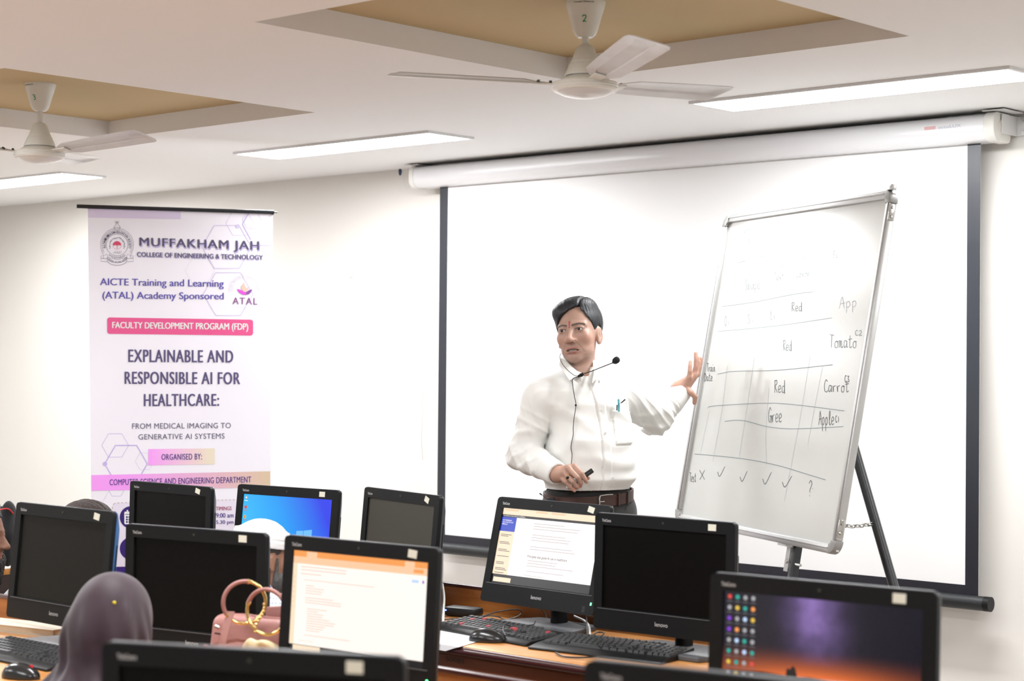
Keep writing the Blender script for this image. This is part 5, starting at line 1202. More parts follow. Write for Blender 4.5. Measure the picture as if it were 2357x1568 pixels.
    mb.add(vs, fs + [(0, 1, 2, 3), tuple(4 * (n - 1) + j for j in (3, 2, 1, 0))]).build('collar_stand', M_shirt, t, ang=60)
    leaf([J(1287, 841, -0.085), J(1291, 824, -0.050), J(1302, 832, -0.072), J(1318, 848, -0.104), J(1337, 863, -0.122), J(1311, 877.5, -0.140)])
    leaf([J(1364, 822, -0.020), J(1370, 836, -0.055), J(1381, 860, -0.120), J(1396, 881, -0.152), J(1373, 874, -0.152), J(1364, 883, -0.152), J(1369, 856, -0.115)])
    # buttons down the placket
    M_btn = mat('shirt_button', (0.76, 0.75, 0.70), rough=0.3)
    for bx, by, bd in ((1383, 945, -.113), (1393, 997, -.124), (1403, 1047, -.130), (1410, 1101, -.136)):
        c = J(bx, by, bd); MB().tube([c, c + fwd * 0.0030], 0.0040, 12).build('button', M_btn, t)
    # ---- trousers, belt
    Zh = [0.44, 0.60, 0.80, J(1, 1200)[2], J(1, 1165)[2], J(1, 1140)[2], J(1, 1110)[2]]
    M_trs = cloth_mat('charcoal_trousers', (0.040, 0.041, 0.040), weave=900, bump=0.05)
    legR = [J(1305, 1180, -0.03), np.array([-0.075, 0.0, 0.50]), np.array([-0.080, 0.03, 0.07])]; legL = [J(1405, 1180, 0.03), np.array([0.105, 0.04, 0.50]), np.array([0.110, 0.07, 0.07])]
    def trousers(p):
        hp, u, v = loft(p, [0.86, 0.92, J(1, 1190)[2], J(1, 1160)[2], J(1, 1135)[2], J(1, 1112)[2]], [(0.018, 0)] * 6, [.150, .168, .166, .162, .156, .150], [.110, .125, .124, .120, .118, .113], TY)
        d = su(hp, np.minimum(chain(p, legR, [.092, .070, .055]), chain(p, legL, [.092, .070, .055])), 0.02)
        z = p[:, 2]; fly = 0.003 * np.sin(40 * u + 12 * z) * np.exp(-((z - 0.99) / 0.06) ** 2)
        pocket = np.where((np.abs(u + 0.100 + (z - 1.0) * 0.45) < 0.003) & (v < 0) & (z < J(1, 1138)[2]) & (z > 0.93), 0.003, 0)
        return d - fly + pocket
    sdf_object('trousers', trousers, [-0.26, -0.24, 0.02], [0.30, 0.26, J(1, 1105)[2]], 0.0055, M_trs, t, relax=1)
    zb = J(1, 1134)[2]
    def belt_pt(a, dz, off): 
        u, v = (.157 + off) * np.sign(math.cos(a)) * abs(math.cos(a)) ** 0.9, (.119 + off) * np.sign(math.sin(a)) * abs(math.sin(a)) ** 0.9
        x = 0.018 + u * math.cos(TY) - v * math.sin(TY); y = u * math.sin(TY) + v * math.cos(TY)
        return np.array([x, y, zb + dz + 0.10 * (y + 0.06) + 0.03 * x])
    mb = MB(); vs, fs = [], []; n = 64
    for k in range(n):
        a = 2 * PI * k / n
        for dz, off in ((-0.019, 0.0), (-0.019, 0.006), (0.019, 0.006), (0.019, 0.0)): vs.append(belt_pt(a, dz, off))
    for k in range(n):
        for j in range(4): a, b = 4 * k + j, 4 * k + (j + 1) % 4; c = (4 * ((k + 1) % n)); fs.append((a, b, c + (j + 1) % 4, c + j))
    bl = mb.add(vs, fs).build('belt', mat('brown_leather', (0.058, 0.026, 0.020), rough=0.42, var=0.15, vscale=30, bump=0.05, bscale=300), t, ang=60)
    ab = -PI / 2 + 0.04
    def bp(da, dz, off=0.010): return belt_pt(ab + da, dz, off)
    bk = MB().tube([bp(-.10, -.021), bp(-.115, -.012), bp(-.115, .012), bp(-.10, .021)], 0.0032, 8).tube([bp(-.10, .021), bp(.02, .0225), bp(.14, .021)], 0.0022, 8).tube([bp(-.10, -.021), bp(.02, -.0225), bp(.14, -.021)], 0.0022, 8)
    bk.build('belt_buckle', M_chrome, bl); MB().tube([bp(-.10, 0), bp(-.03, 0)], 0.002, 8).build('buckle_pin', M_chrome, bl)
    for da in (0.30, 0.62): MB().tube([bp(da, -.023, .008), bp(da, .023, .008)], 0.006, 8, flat=0.5).build('belt_loop', M_trs if da > 0.5 else MATS['brown_leather'], bl)
    for sx_, lg in ((-1, legR), (1, legL)):
        c = lg[2]; MB().sphere((c[0] + 0.01, c[1] - 0.06, 0.04), (0.05, 0.14, 0.04), 16, 10).build('shoe', mat('black_shoe', (0.012, 0.011, 0.01), rough=0.3), t, ang=80)
    # ring and watch band
    r0 = RF[2][0]; dr = r0[1] - r0[0]; c = r0[0] + dr * 0.52; a_ = dr / np.linalg.norm(dr); u_ = np.cross(a_, [0, 0, 1.0]); u_ /= np.linalg.norm(u_); w_ = np.cross(u_, a_)
    rg = MB().tube([c + (u_ * math.cos(k / 16 * 2 * PI) + w_ * math.sin(k / 16 * 2 * PI)) * 0.0102 for k in range(17)], 0.0017, 6, caps=False).build('finger_ring', M_gold, t)
    s_ = c + np.array([-.003, -.0098, -.001]); MB().sphere(s_, (.006, .004, .005), 10, 6).build('ring_stone', mat('dark_stone', (0.01, 0.01, 0.01), rough=0.1), rg)
    # dark plugs in the cuffs, coloured as the shade inside the sleeves
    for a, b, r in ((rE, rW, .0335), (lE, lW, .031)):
        d_ = (b - a) / np.linalg.norm(b - a); MB().tube([b - d_ * 0.03, b - d_ * 0.006], r, 20, caps=True).build('cuff_shade', mat('cuff_shadow_cloth', (0.16, 0.14, 0.12), rough=0.9), t)
    W = lambda p: Vector(t.matrix_basis @ Vector(tuple(p)))
    # ---- things he carries (each a thing of its own)
    def prop(name, label, cat):
        o = tag(empty(name, t.location, RZ_CAM), label, cat); return o
    # marker in the right hand
    o = prop('marker_pen', 'thick black marker pen held in the speaker\'s lowered hand', 'marker')
    a, b = z5(1500, 512, -.226), z5(1130, 770, -.226)
    ax = (b - a) / np.linalg.norm(b - a)
    MB().tube([a, a + ax * 0.002, a + ax * 0.05], [.0072, .0086, .0086], 16).build('cap', mat('marker_black', (0.012, 0.014, 0.015), rough=0.25), o, bevel=0)
    MB().tube([a + ax * 0.05, a + ax * 0.105, a + ax * 0.108], [.0080, .0080, .0060], 16).build('barrel', M_silver, o)
    # collar microphone with boom, capsule and cable
    o = prop('collar_microphone', 'black collar microphone with a thin boom on the speaker\'s chest', 'microphone')
    zz = lambda X, Y, d: J(1200 + X / 6.535, 660 + Y / 6.535, d)
    MB().sphere(zz(900, 1330, -.148), (.0075, .006, .0065), 14, 10).build('body', M_black, o)
    MB().tube([zz(850, 1352, -.146), zz(935, 1312, -.150)], [.004, .006], 10).build('clip', M_black, o)
    MB().tube(smooth_path([zz(940, 1310, -.148), zz(1050, 1275, -.155), zz(1200, 1215, -.165), zz(1370, 1148, -.170)], 5), 0.0018, 6).build('boom', M_steel, o)
    q1, q2 = zz(1370, 1150, -.170), zz(1450, 1090, -.174); dd = q2 - q1
    MB().tube([q1, q1 + dd * .15, q1 + dd * .35, q1 + dd * .8, q1 + dd * 1.1, q1 + dd * 1.25], [.002, .006, .0105, .0120, .0100, .004], 16).build('foam_capsule', mat('foam_black', (0.014, 0.015, 0.016), rough=0.95, bump=0.4, bscale=500), o, ang=80)
    MB().tube(smooth_path([zz(840, 1345, -.140), zz(790, 1330, -.138), zz(690, 1250, -.128), zz(610, 1150, -.095), zz(578, 1060, -.060), zz(600, 1000, -.02)], 5), 0.0011, 6).build('neck_wire', M_steel, o)
    zc_ = lambda X, Y, d: J(1150 + X / 4.354, 840 + Y / 4.354, d)
    MB().tube(smooth_path([zc_(790, 118, -.142), zc_(735, 140, -.140), zc_(732, 200, -.142), zc_(750, 320, -.138), zc_(765, 405, -.142), zc_(745, 540, -.150), zc_(738, 640, -.158), zc_(738, 700, -.160), zc_(715, 820, -.164), zc_(726, 900, -.166), zc_(718, 1000, -.172)], 6), 0.0014, 6).build('cable', M_black, o)
    MB().tube([zc_(763, 395, -.140), zc_(764, 415, -.140)], 0.0032, 8).build('cable_slider', M_black, o)
    # receiver pack antenna at the hip
    o = prop('transmitter_pack', 'small belt transmitter with a thin black antenna at the speaker\'s hip', 'transmitter')
    MB().box(J(1268, 1166, -.13), (0.03, 0.018, 0.06)).build('case', M_black, o, bevel=0.003)
    an = MB().tube([J(1262, 1151, -.13), J(1246, 1138.5, -.135)], 0.0009, 6).build('antenna', M_black, o); MB().tube([J(1247, 1139.5, -.135), J(1242, 1136, -.137)], 0.0022, 8).build('antenna_tip', M_black, an)
    # pen and spectacles in the pocket
    o = prop('pocket_pen', 'pale turquoise pen clipped in the speaker\'s shirt pocket', 'pen')
    MB().tube([zc_(1197, 470, -.088), zc_(1192, 345, -.088)], [.0042, .0040], 12).build('barrel', mat('turquoise_plastic', '#6fc3cf', rough=0.3), o)
    MB().tube([zc_(1194, 345, -.088), zc_(1194, 330, -.088)], [.0022, .0012], 8).build('button', M_chrome, o); MB().box(zc_(1176, 430, -.092), (.0035, .003, .02)).build('clip', M_black, o)
    mb = MB(); text_rect(mb, 'Cello', -0.007, 0.007, -0.0018, 0.0018, 0); V = np.array(mb.v); cpen = zc_(1196, 405, -.0925); mb.v = [tuple(cpen + np.array([-q[2], 0, q[0]])) for q in V]; mb.build('lettering', M_black, o)
    o = prop('spectacles', 'folded spectacles with a dark temple arm in the speaker\'s shirt pocket', 'spectacles')
    MB().tube([zc_(1212, 385, -.084), zc_(1258, 348, -.080)], [.0014, .0026], 8).build('temple_arm', M_black, o)
    MB().tube(smooth_path([zc_(1212, 385, -.084), zc_(1262, 372, -.080), zc_(1270, 430, -.078), zc_(1245, 470, -.080), zc_(1212, 468, -.084)], 5), 0.0006, 6).build('lens_rim', M_chrome, o)
    return t
speaker()
# ------------------------------------------------------------------ people at the desks
def seated(px, py, Z, label, fyaw, fpitch, froll, tyaw, M_top, M_low, skin, extras, hs=1.0, h=0.005, mouth=False, back=0.20, lean=0.05, nk=-0.19):
    """px, py: where the middle of the head (eye level) stands in the picture"""
    t, J = person_root(px, Z, label)
    HR = frame_from(fyaw, fpitch, froll); HC = J(px, py)
    hq = lambda p: (p - HC) @ HR / hs
    hw = lambda v: HC + HR @ (np.array(v, float) * hs)
    TF = np.array([-math.sin(tyaw), -math.cos(tyaw), 0]); TL = np.array([math.cos(tyaw), -math.sin(tyaw), 0])
    neck = hw((0, -0.05, nk)); chest = neck - TF * lean + np.array([0, 0, -0.14]); hip = np.array([neck[0], neck[1], 0]) - TF * back + np.array([0, 0, 0.50])
    sh = [neck + s * TL * 0.155 - TF * 0.02 + np.array([0, 0, -0.055]) for s in (-1, 1)]
    el = [s_ + TF * 0.10 + s * TL * 0.05 + np.array([0, 0, -0.20]) for s, s_ in zip((-1, 1), sh)]
    wr = [e + TF * 0.18 - s * TL * 0.05 + np.array([0, 0, 0]) for s, e in zip((-1, 1), el)]
    for w_, e_ in zip(wr, el): w_[2] = max(w_[2], DZ + 0.05)
    kn = [hip + TF * 0.40 + s * TL * 0.11 - np.array([0, 0, 0.02]) for s in (-1, 1)]; ft = [k + TF * 0.02 - np.array([0, 0, k[2] - 0.07]) for k in kn]
    def trunk(p, g):
        d = su(ell(p, chest, (0.15 + g, 0.15 + g, 0.19 + g)), ell(p, hip + np.array([0, 0, 0.10]), (0.145 + g, 0.145 + g, 0.17 + g)), 0.06)
        d = su(d, cone(p, chest, hip + np.array([0, 0, 0.08]), 0.125 + g, 0.13 + g), 0.05)
        for k in range(2):
            d = su(d, cone(p, neck + np.array([0, 0, -0.03]), sh[k], 0.050 + g, 0.052 + g), 0.03); d = su(d, chain(p, [sh[k], el[k], wr[k]], [0.050 + g, 0.042 + g, 0.032 + g]), 0.02)
        return d
    def body(p):
        d = near(lambda q: head_sdf(hq(q), mouth) * hs, HC - 0.2, HC + 0.2, p, 0.08)
        d = su(d, cone(p, hw((0, -0.02, -0.08)), neck, .050, .058), 0.02); d = su(d, trunk(p, -0.012), 0.02)
        def hand1(p, k):
            a = wr[k]; d = ell(p, a + TF * 0.05, (0.04, 0.04, 0.018))
            s = (-1, 1)[k]
            for j in range(4):
                b = a + TF * 0.075 + TL * (j - 1.5) * 0.017; d = np.minimum(d, chain(p, [b, b + TF * 0.04 + np.array([0, 0, 0.004]), b + TF * (0.065 + 0.008 * (j in (1, 2))) - np.array([0, 0, 0.012])], [0.0085, 0.0078, 0.0065]))
            b = a + TF * 0.03 - s * TL * 0.035; d = su(d, chain(p, [b, b + TF * 0.03 - s * TL * 0.02, b + TF * 0.06 - s * TL * 0.022], [0.011, 0.0095, 0.0075]), 0.006)
            return d
        for k in range(2): d = su(d, near(lambda q, k=k: hand1(q, k), wr[k] + TF * 0.07 - 0.12, wr[k] + TF * 0.07 + 0.12, p, 0.04), 0.012)
        for k in range(2): d = su(d, chain(p, [hip, kn[k], ft[k]], [0.085, 0.055, 0.035]), 0.03)
        return d
    def pig(V):
        q = hq(V); c = np.repeat(np.array(skin)[None], len(V), 0); m = np.stack([np.abs(q[:, 0]), q[:, 1], q[:, 2]], 1)
        def g(pt, r): return np.exp(-(((m - np.array(pt)) / np.array(r)) ** 2).sum(1))[:, None]
        w = g((0.03, 0.075, 0.019), (.02, .03, .0035)); c = c * (1 - w) + np.array([.02, .015, .013]) * w
        w = g((0.008, 0.085, -0.072), (.017, .03, .008)) * 0.7; c = c * (1 - w) + np.array([.36, .14, .12]) * w
        w = g((0.031, 0.085, -0.004), (.016, .03, .012)) * 0.5; c = c * (1 - w) + np.array(skin) * 0.5 * w
        return c
    pts = np.array([HC, hip, *wr, *kn, *ft]); lo = pts.min(0) - 0.2; hi = pts.max(0) + 0.2; lo[2] = 0.0
    sdf_object('body', body, lo, hi, h, skin_mat('audience_skin', 0.5), t, pig)
    M_eye = mat('eye_white', (0.62, 0.58, 0.54), rough=0.12)
    for s in (-1, 1):
        e = MB().sphere(hw((s * 0.031, 0.0695, -0.001)), 0.0132 * hs, 14, 10).build('eyeball', M_eye, t, ang=180)
        i = hw((s * 0.031, 0.079, -0.001)); MB().sphere(i, 0.0058 * hs, 10, 8).build('iris', mat('dark_iris', (0.018, 0.010, 0.007), rough=0.08), e, ang=180)
    def top(p):
        d = trunk(p, 0.0); z = p[:, 2]
        d = d - 0.003 * np.sin(40 * z + 20 * p[:, 0] + 3 * np.sin(15 * p[:, 1]))
        d = np.maximum(d, -cone(p, neck + np.array([0, 0, -0.03]), hw((0, -0.03, -0.06)), 0.060, 0.075))
        for k in range(2):
            ax = (wr[k] - el[k]) / np.linalg.norm(wr[k] - el[k]); d = np.maximum(d, np.where(np.linalg.norm(p - wr[k], axis=1) < 0.12, (p - wr[k]) @ ax + 0.01, -1))
        return np.maximum(d, 0.46 - z)
    sdf_object('shirt', top, [lo[0], lo[1], 0.44], [hi[0], hi[1], neck[2] + 0.08], h + 0.0005, M_top, t)
    # folded collar band
    up_n = (hw((0, 0, 0)) - hw((0, 0, -1))); up_n /= np.linalg.norm(up_n); u_ = np.cross(up_n, TF); u_ /= np.linalg.norm(u_); v_ = np.cross(u_, up_n)
    mb = MB(); n = 28; vs = []
    for k in range(n):
        a = 2 * PI * k / n; o_ = u_ * math.cos(a) + v_ * math.sin(a); c_ = neck + up_n * 0.018
        vs += [c_ + o_ * 0.063 + up_n * 0.020, c_ + o_ * 0.068 + up_n * 0.020, c_ + o_ * 0.086 - up_n * 0.018, c_ + o_ * 0.076 - up_n * 0.018]
    mb.add(vs, [(4 * k + j, 4 * k + (j + 1) % 4, 4 * ((k + 1) % n) + (j + 1) % 4, 4 * ((k + 1) % n) + j) for k in range(n) for j in range(4)]).build('collar', M_top, t, ang=50)
    def low(p):
        d = ell(p, hip, (0.155, 0.155, 0.10))
        for k in range(2): d = su(d, chain(p, [hip + (kn[k] - hip) * 0.2, kn[k], ft[k]], [0.098, 0.070, 0.055]), 0.03)
        return np.maximum(d, 0.05 - p[:, 2])
    sdf_object('trousers', low, [lo[0], lo[1], 0.0], [hi[0], hi[1], 0.66], 0.009, M_low, t)
    for k in range(2): MB().sphere(tuple(ft[k] + TF * 0.06 + np.array([0, 0, -0.035])), (0.06, 0.06, 0.035), 12, 8).build('shoe', mat('black_shoe', (0.012, 0.011, 0.01), rough=0.3), t, ang=80)
    extras(t, hq, hw, HC, hs, neck, TF, TL, J, sh)
    ch = np.array(t.location) + R0 * hip[0] + F0 * hip[1]
    f_w = R0 * TF[0] + F0 * TF[1]
    return ch, math.atan2(f_w[1], f_w[0]) - PI / 2
def short_hair(q, low=-0.06):
    x, y, z = q[:, 0], q[:, 1], q[:, 2]
    cap = ell(q, (0, -0.014, 0.034), (0.0765, 0.099, 0.086)); lim = np.interp(y, [-0.1, -0.05, -0.030, -0.022, 0.012, 0.018, 0.032, 0.06, 0.1], [low, low, -0.050, 0.010, 0.012, -0.012, 0.0, 0.060, 0.075])
    d = si(cap, (lim - z) * 0.8, 0.006); return np.maximum(d, -ell(q, (0, -0.012, 0.030), (0.064, 0.085, 0.071)))
YAWB = math.atan2(-0.6716, -0.7409)         # facing the back wall
M_dark_cloth = cloth_mat('dark_trousers', (0.03, 0.032, 0.04))
chairs = []
# bearded man at the picture's edge
def ex1(t, hq, hw, HC, hs, neck, TF, TL, J, sh):
    def beard(p):
        q = hq(p); m = np.stack([np.abs(q[:, 0]), q[:, 1], q[:, 2]], 1)
        d = su(ell(m, (0.030, 0.045, -0.088), (0.038, 0.045, 0.034)), ell(q, (0, 0.055, -0.135), (0.042, 0.040, 0.065)), 0.03)
        d = su(d, cone(m, (0.066, 0.012, -0.030), (0.050, 0.03, -0.085), 0.010, 0.02), 0.02)
        d = np.maximum(d, q[:, 2] + 0.030); d = np.maximum(d, -ell(q, (0, 0.092, -0.071), (0.026, 0.03, 0.010)))
        return d + 0.0022 * np.sin(380 * q[:, 0] + 5 * np.sin(60 * q[:, 2])) * np.sin(330 * q[:, 1] + 4 * np.sin(70 * q[:, 2]))
    sdf_object('beard', beard, HC - 0.25, HC + 0.2, 0.0035, hair_mat('dark_beard', (0.016, 0.014, 0.013), 0.55, 0.9, (50, 50, 8)), t)
    sdf_object('hair', lambda p: short_hair(hq(p)), HC - 0.2, HC + 0.2, 0.0045, hair_mat('dark_hair', (0.014, 0.012, 0.012), 0.45, 0.8), t)
chairs.append(seated(-48, 1231, 6.45, 'bearded man in a grey shirt in profile at the left edge of the picture', rad(-84), rad(3), rad(0), YAWB + 0.5, cloth_mat('grey_cotton', (0.42, 0.43, 0.44)), M_dark_cloth, (0.26, 0.125, 0.078), ex1, nk=-0.165))
# dark-haired person in blue
def ex2(t, hq, hw, HC, hs, neck, TF, TL, J, sh):
    def hair(p):
        q = hq(p); x, y, z = q[:, 0], q[:, 1], q[:, 2]
        d = ell(q, (0, -0.014, 0.034), (0.084, 0.099, 0.088)); d = su(d, ell(q, (0, -0.060, -0.005), (0.060, 0.040, 0.060)), 0.03)
        d = np.maximum(d, -ell(q, (0, 0.075, -0.045), (0.07, 0.085, 0.095)))
        return d + 0.0012 * np.sin(240 * x + 5 * np.sin(25 * y)) + 0.0010 * np.sin(420 * x + 60 * z)
    sdf_object('hair', hair, HC - 0.26, HC + 0.2, 0.0035, hair_mat('brown_black_hair', (0.022, 0.011, 0.008), 0.65, 0.4, (40, 12, 12)), t)
chairs.append(seated(190, 1244, 6.12, 'dark-haired person hidden behind a computer up to the hair', rad(100), rad(14), rad(6), YAWB, cloth_mat('navy_cotton', (0.02, 0.03, 0.08)), M_dark_cloth, (0.30, 0.15, 0.10), ex2, h=0.008, hs=1.1))
# man in the white cap and checked shirt
M_check = cloth_mat('checked_cotton', (0.72, 0.74, 0.78), weave=600)
_nt = M_check.node_tree; _b = _nt.nodes['Principled BSDF']; _tc = _nt.nodes.new('ShaderNodeTexCoord'); _sp = _nt.nodes.new('ShaderNodeSeparateXYZ'); _nt.links.new(_tc.outputs['Object'], _sp.inputs[0])
def _m(op, a, b=None):
    n = _nt.nodes.new('ShaderNodeMath'); n.operation = op
    for i, v in enumerate((a, b)):
        if v is None: continue
        if isinstance(v, (int, float)): n.inputs[i].default_value = v
        else: _nt.links.new(v, n.inputs[i])
    return n.outputs[0]
_l = [_m('LESS_THAN', _m('PINGPONG', _sp.outputs[k], 0.0055), 0.0011) for k in ('X', 'Z')]
_mx = _nt.nodes.new('ShaderNodeMix'); _mx.data_type = 'RGBA'; _mx.inputs[6].default_value = lin('#e4e7ee'); _mx.inputs[7].default_value = lin('#7d8fb0')
_nt.links.new(_m('MULTIPLY', _m('ADD', _l[0], _l[1]), 0.6), _mx.inputs[0]); _nt.links.new(_mx.outputs[2], _b.inputs['Base Color'])
def ex3(t, hq, hw, HC, hs, neck, TF, TL, J, sh):
    def cap(p):
        q = hq(p); x, y, z = q[:, 0], q[:, 1], q[:, 2]
        d = ell(q, (0, -0.014, 0.040), (0.082, 0.102, 0.084)); d = np.maximum(d, 0.030 - 0.10 * y - z)
        d = su(d, np.maximum(ell(q, (0, -0.014, 0.035), (0.0845, 0.1045, 0.150)), np.maximum(0.028 - 0.10 * y - z, z - 0.085 + 0.10 * y)), 0.012)
        d = np.maximum(d, -ell(q, (0, -0.012, 0.02), (0.076, 0.096, 0.083)))
        return d + 0.0006 * np.sin(400 * z) * np.sin(150 * x) + 0.002 * np.exp(-((z - 0.055 + 0.1 * y) / 0.002) ** 2)
    sdf_object('skull_cap', cap, HC - 0.2, HC + 0.2, 0.0030, cloth_mat('white_cap_cotton', (0.80, 0.80, 0.80), weave=900, bump=0.12), t)
    sdf_object('hair', lambda p: short_hair(hq(p), -0.07), HC - 0.2, HC + 0.2, 0.004, hair_mat('grey_black_hair', (0.07, 0.065, 0.062), 0.5, 0.9, (60, 60, 12)), t)
    def beard(p):
        q = hq(p); m = np.stack([np.abs(q[:, 0]), q[:, 1], q[:, 2]], 1)
        d = su(ell(m, (0.034, 0.044, -0.082), (0.030, 0.038, 0.030)), ell(q, (0, 0.060, -0.105), (0.035, 0.03, 0.03)), 0.03); d = su(d, cone(m, (0.066, 0.022, -0.010), (0.056, 0.03, -0.075), 0.006, 0.010), 0.015)
        return np.maximum(d, q[:, 2] + 0.004) + 0.002 * np.sin(150 * q[:, 1] + 60 * q[:, 2])
    sdf_object('beard', beard, HC - 0.22, HC + 0.2, 0.0035, hair_mat('grey_beard', (0.11, 0.105, 0.10), 0.6, 0.9, (50, 50, 10)), t)
chairs.append(seated(607, 1277, 5.62, 'man in a white skull cap and checked shirt, seen from behind', rad(-122), rad(4), rad(0), YAWB - 0.1, M_check, M_dark_cloth, (0.30, 0.155, 0.10), ex3, hs=0.89, nk=-0.135))
# woman in the mauve headscarf, from behind
def ex4(t, hq, hw, HC, hs, neck, TF, TL, J, sh):
    sm = [s_ + np.array([0, 0, -0.01]) for s_ in sh]
    def scarf(p):
        q = hq(p); x, y, z = q[:, 0], q[:, 1], q[:, 2]
        d = ell(q, (0, -0.018, 0.026), (0.093, 0.116, 0.103))
        d = su(d, ell(q, (0, -0.060, -0.04), (0.085, 0.080, 0.085)), 0.04)
        d = su(d, cone(p, hw((0, -0.045, -0.05)), neck + np.array([0, 0, -0.04]), 0.088, 0.115), 0.05)
        d = su(d, np.minimum(cone(p, neck + np.array([0, 0, -0.03]), sm[0], 0.10, 0.085), cone(p, neck + np.array([0, 0, -0.03]), sm[1], 0.10, 0.085)), 0.06)
        d = su(d, ell(p, neck - TF * 0.07 + np.array([0, 0, -0.16]), (0.17, 0.17, 0.20)), 0.07)
        a = np.arctan2(x, -y); dn = np.clip((0.06 - z) / 0.12, 0, 1)
        d = d - dn * (0.0050 * np.sin(9 * a + 14 * z + 1.0) + 0.0032 * np.sin(17 * a - 22 * z)) - 0.0045 * np.exp(-((a + 0.55 + 1.5 * z) / 0.07) ** 2) * np.clip((0.09 - z) / 0.05, 0, 1)
        d = np.maximum(d, -ell(q, (0, 0.10, -0.035), (0.062, 0.075, 0.088)))
        return np.maximum(np.maximum(d, -ell(q, (0, 0.0, -0.01), (0.078, 0.098, 0.100))), 0.70 - p[:, 2])
    M = mat('mauve_scarf', '#33232c', rough=0.6, spec=0.3, var=0.08, vscale=5, bump=0.05, bscale=900, sheen=0.15)
    sdf_object('headscarf', scarf, [HC[0] - 0.32, HC[1] - 0.32, 0.68], HC + 0.30, 0.0036, M, t)
    c = J(263, 1388, -0.103); MB().sphere(c, 0.0042, 10, 8).build('scarf_pin', mat('yellow_pin', '#d8c51f', rough=0.3), t, ang=180)
    MB().sphere(c + np.array([0, 0.003, -0.002]), 0.0025, 8, 6).build('pin_back', M_chrome, t)
chairs.append(seated(264, 1436, 4.12, 'woman in a mauve headscarf with a yellow pin, seen from behind', YAWB - rad(32), rad(8), rad(0), YAWB, cloth_mat('plum_cotton', (0.06, 0.03, 0.045)), M_dark_cloth, (0.36, 0.19, 0.125), ex4, h=0.008, hs=0.90, lean=0.13))
for (c, a), lb in zip(chairs, ('black chair under the bearded man', 'black chair under the dark-haired person', 'black chair under the man in the white cap', 'black chair under the woman in the headscarf')):
    t = tag(empty('office_chair', (c[0], c[1], 0), a), lb, 'chair', 'chairs at the desks'); M = mat('chair_black', (0.02, 0.02, 0.022), rough=0.6)
    MB().box((0, 0, 0.375), (0.42, 0.42, 0.05)).build('seat', M, t, bevel=0.02); MB().box((0, -0.215, 0.58), (0.38, 0.025, 0.2)).build('backrest', M, t, bevel=0.01)
    for x in (-0.17, 0.17):
        MB().tube([(x, -0.20, 0.36), (x, -0.215, 0.52)], 0.012, 8).build('back_post', M_steel, t)
        for y in (-0.17, 0.17): MB().tube([(x, y, 0), (x, y, 0.36)], 0.012, 8).build('leg', M_steel, t)
# ------------------------------------------------------------------ things on the desks
KEY = MB().add([(-.0082, -.0082, 0), (.0082, -.0082, 0), (.0082, .0082, 0), (-.0082, .0082, 0), (-.0062, -.0056, .007), (.0062, -.0056, .007), (.0062, .0068, .007), (-.0062, .0068, .007)], [(4, 5, 6, 7), (0, 1, 5, 4), (1, 2, 6, 5), (2, 3, 7, 6), (3, 0, 4, 7)]).mesh('key', ang=20)
M_key = mat('key_plastic', (0.022, 0.023, 0.025), rough=0.4, spec=0.5); M_key_red = mat('red_key_plastic', '#a5323a', rough=0.45)
def keyboard(p_right, p_left, label, red=(), L=0.45, D=0.155, anchor='r', palm=0.0, shift=0.0):
    """front edge runs from p_left towards p_right on the desk"""
    d = p_right - p_left; d[2] = 0; d /= np.linalg.norm(d); rz = math.atan2(d[1], d[0]); nb = np.array([-d[1], d[0], 0])
    org = (p_right - d * L / 2 if anchor == 'r' else p_left + d * L / 2) + nb * D / 2 + d * shift
    t = tag(empty('keyboard', (org[0], org[1], DZ), rz), label, 'keyboard', 'keyboards on the desks')
    prof = [(-D / 2 - palm, 0.001), (-D / 2 - palm, 0.007), (-D / 2 + 0.01, 0.014), (D / 2 - 0.004, 0.026), (D / 2, 0.022), (D / 2, 0.001)]
    MB().prism(prof, -L / 2, L / 2, 'x').build('case', M_black, t, bevel=0.003)
    sl = math.atan2(0.012, D - 0.014)
    def key(x, y, w=1.0, m=None, s=1.0):
        o = bpy.data.objects.new('key', KEY); COL.objects.link(o); o.parent = t
        if m: o.data = KEY_R
        o.location = (x, y, 0.0138 + (y + D / 2 - 0.01) * math.tan(sl)); o.rotation_euler = (sl, 0, 0); o.scale = (w, s, 1)
    x0 = -L / 2 + 0.018; n = 0
    for r in range(6):
        y = D / 2 - 0.018 - r * 0.0205 - (0.006 if r else 0)
        widths = {0: [1] * 13, 1: [1] * 13 + [1.9], 2: [1.4] + [1] * 12 + [1.5], 3: [1.7] + [1] * 11 + [2.2], 4: [2.2] + [1] * 10 + [2.7], 5: [1.3, 1.2, 1.2, 5.8, 1.2, 1.2, 1.3]}[r]
        x = x0; k = (15 * 0.0185) / sum(widths)
        for w in widths:
            ww = w * k; key(x + ww / 2, y, (ww - 0.0015) / 0.0164, n in red); x += ww; n += 1
        for c in range(3):
            if r in (0, 1, 2, 5) or (r == 4 and c == 1): key(x0 + 0.293 + c * 0.0185, y); n += 1
        if r > 0:
            for c in range(4): key(x0 + 0.356 + c * 0.0185, y, m=(n in red)); n += 1
    return t
M_tmp = KEY.materials.append(M_key); KEY_R = KEY.copy(); KEY_R.materials.clear(); KEY_R.materials.append(M_key_red)
kb1 = keyboard(on_z(1217, 1481, DZ + 0.01), on_z(1157, 1470, DZ + 0.01), 'black keyboard with red marked keys beside the white paper', red=(3, 18, 30, 31, 35, 50, 52, 66, 77), palm=0.012)
kb2 = keyboard(on_z(1534, 1528, DZ), on_z(1262, 1496, DZ), 'black keyboard with a wide palm rest in front of the blank screen below the whiteboard', L=0.44, palm=0.03)
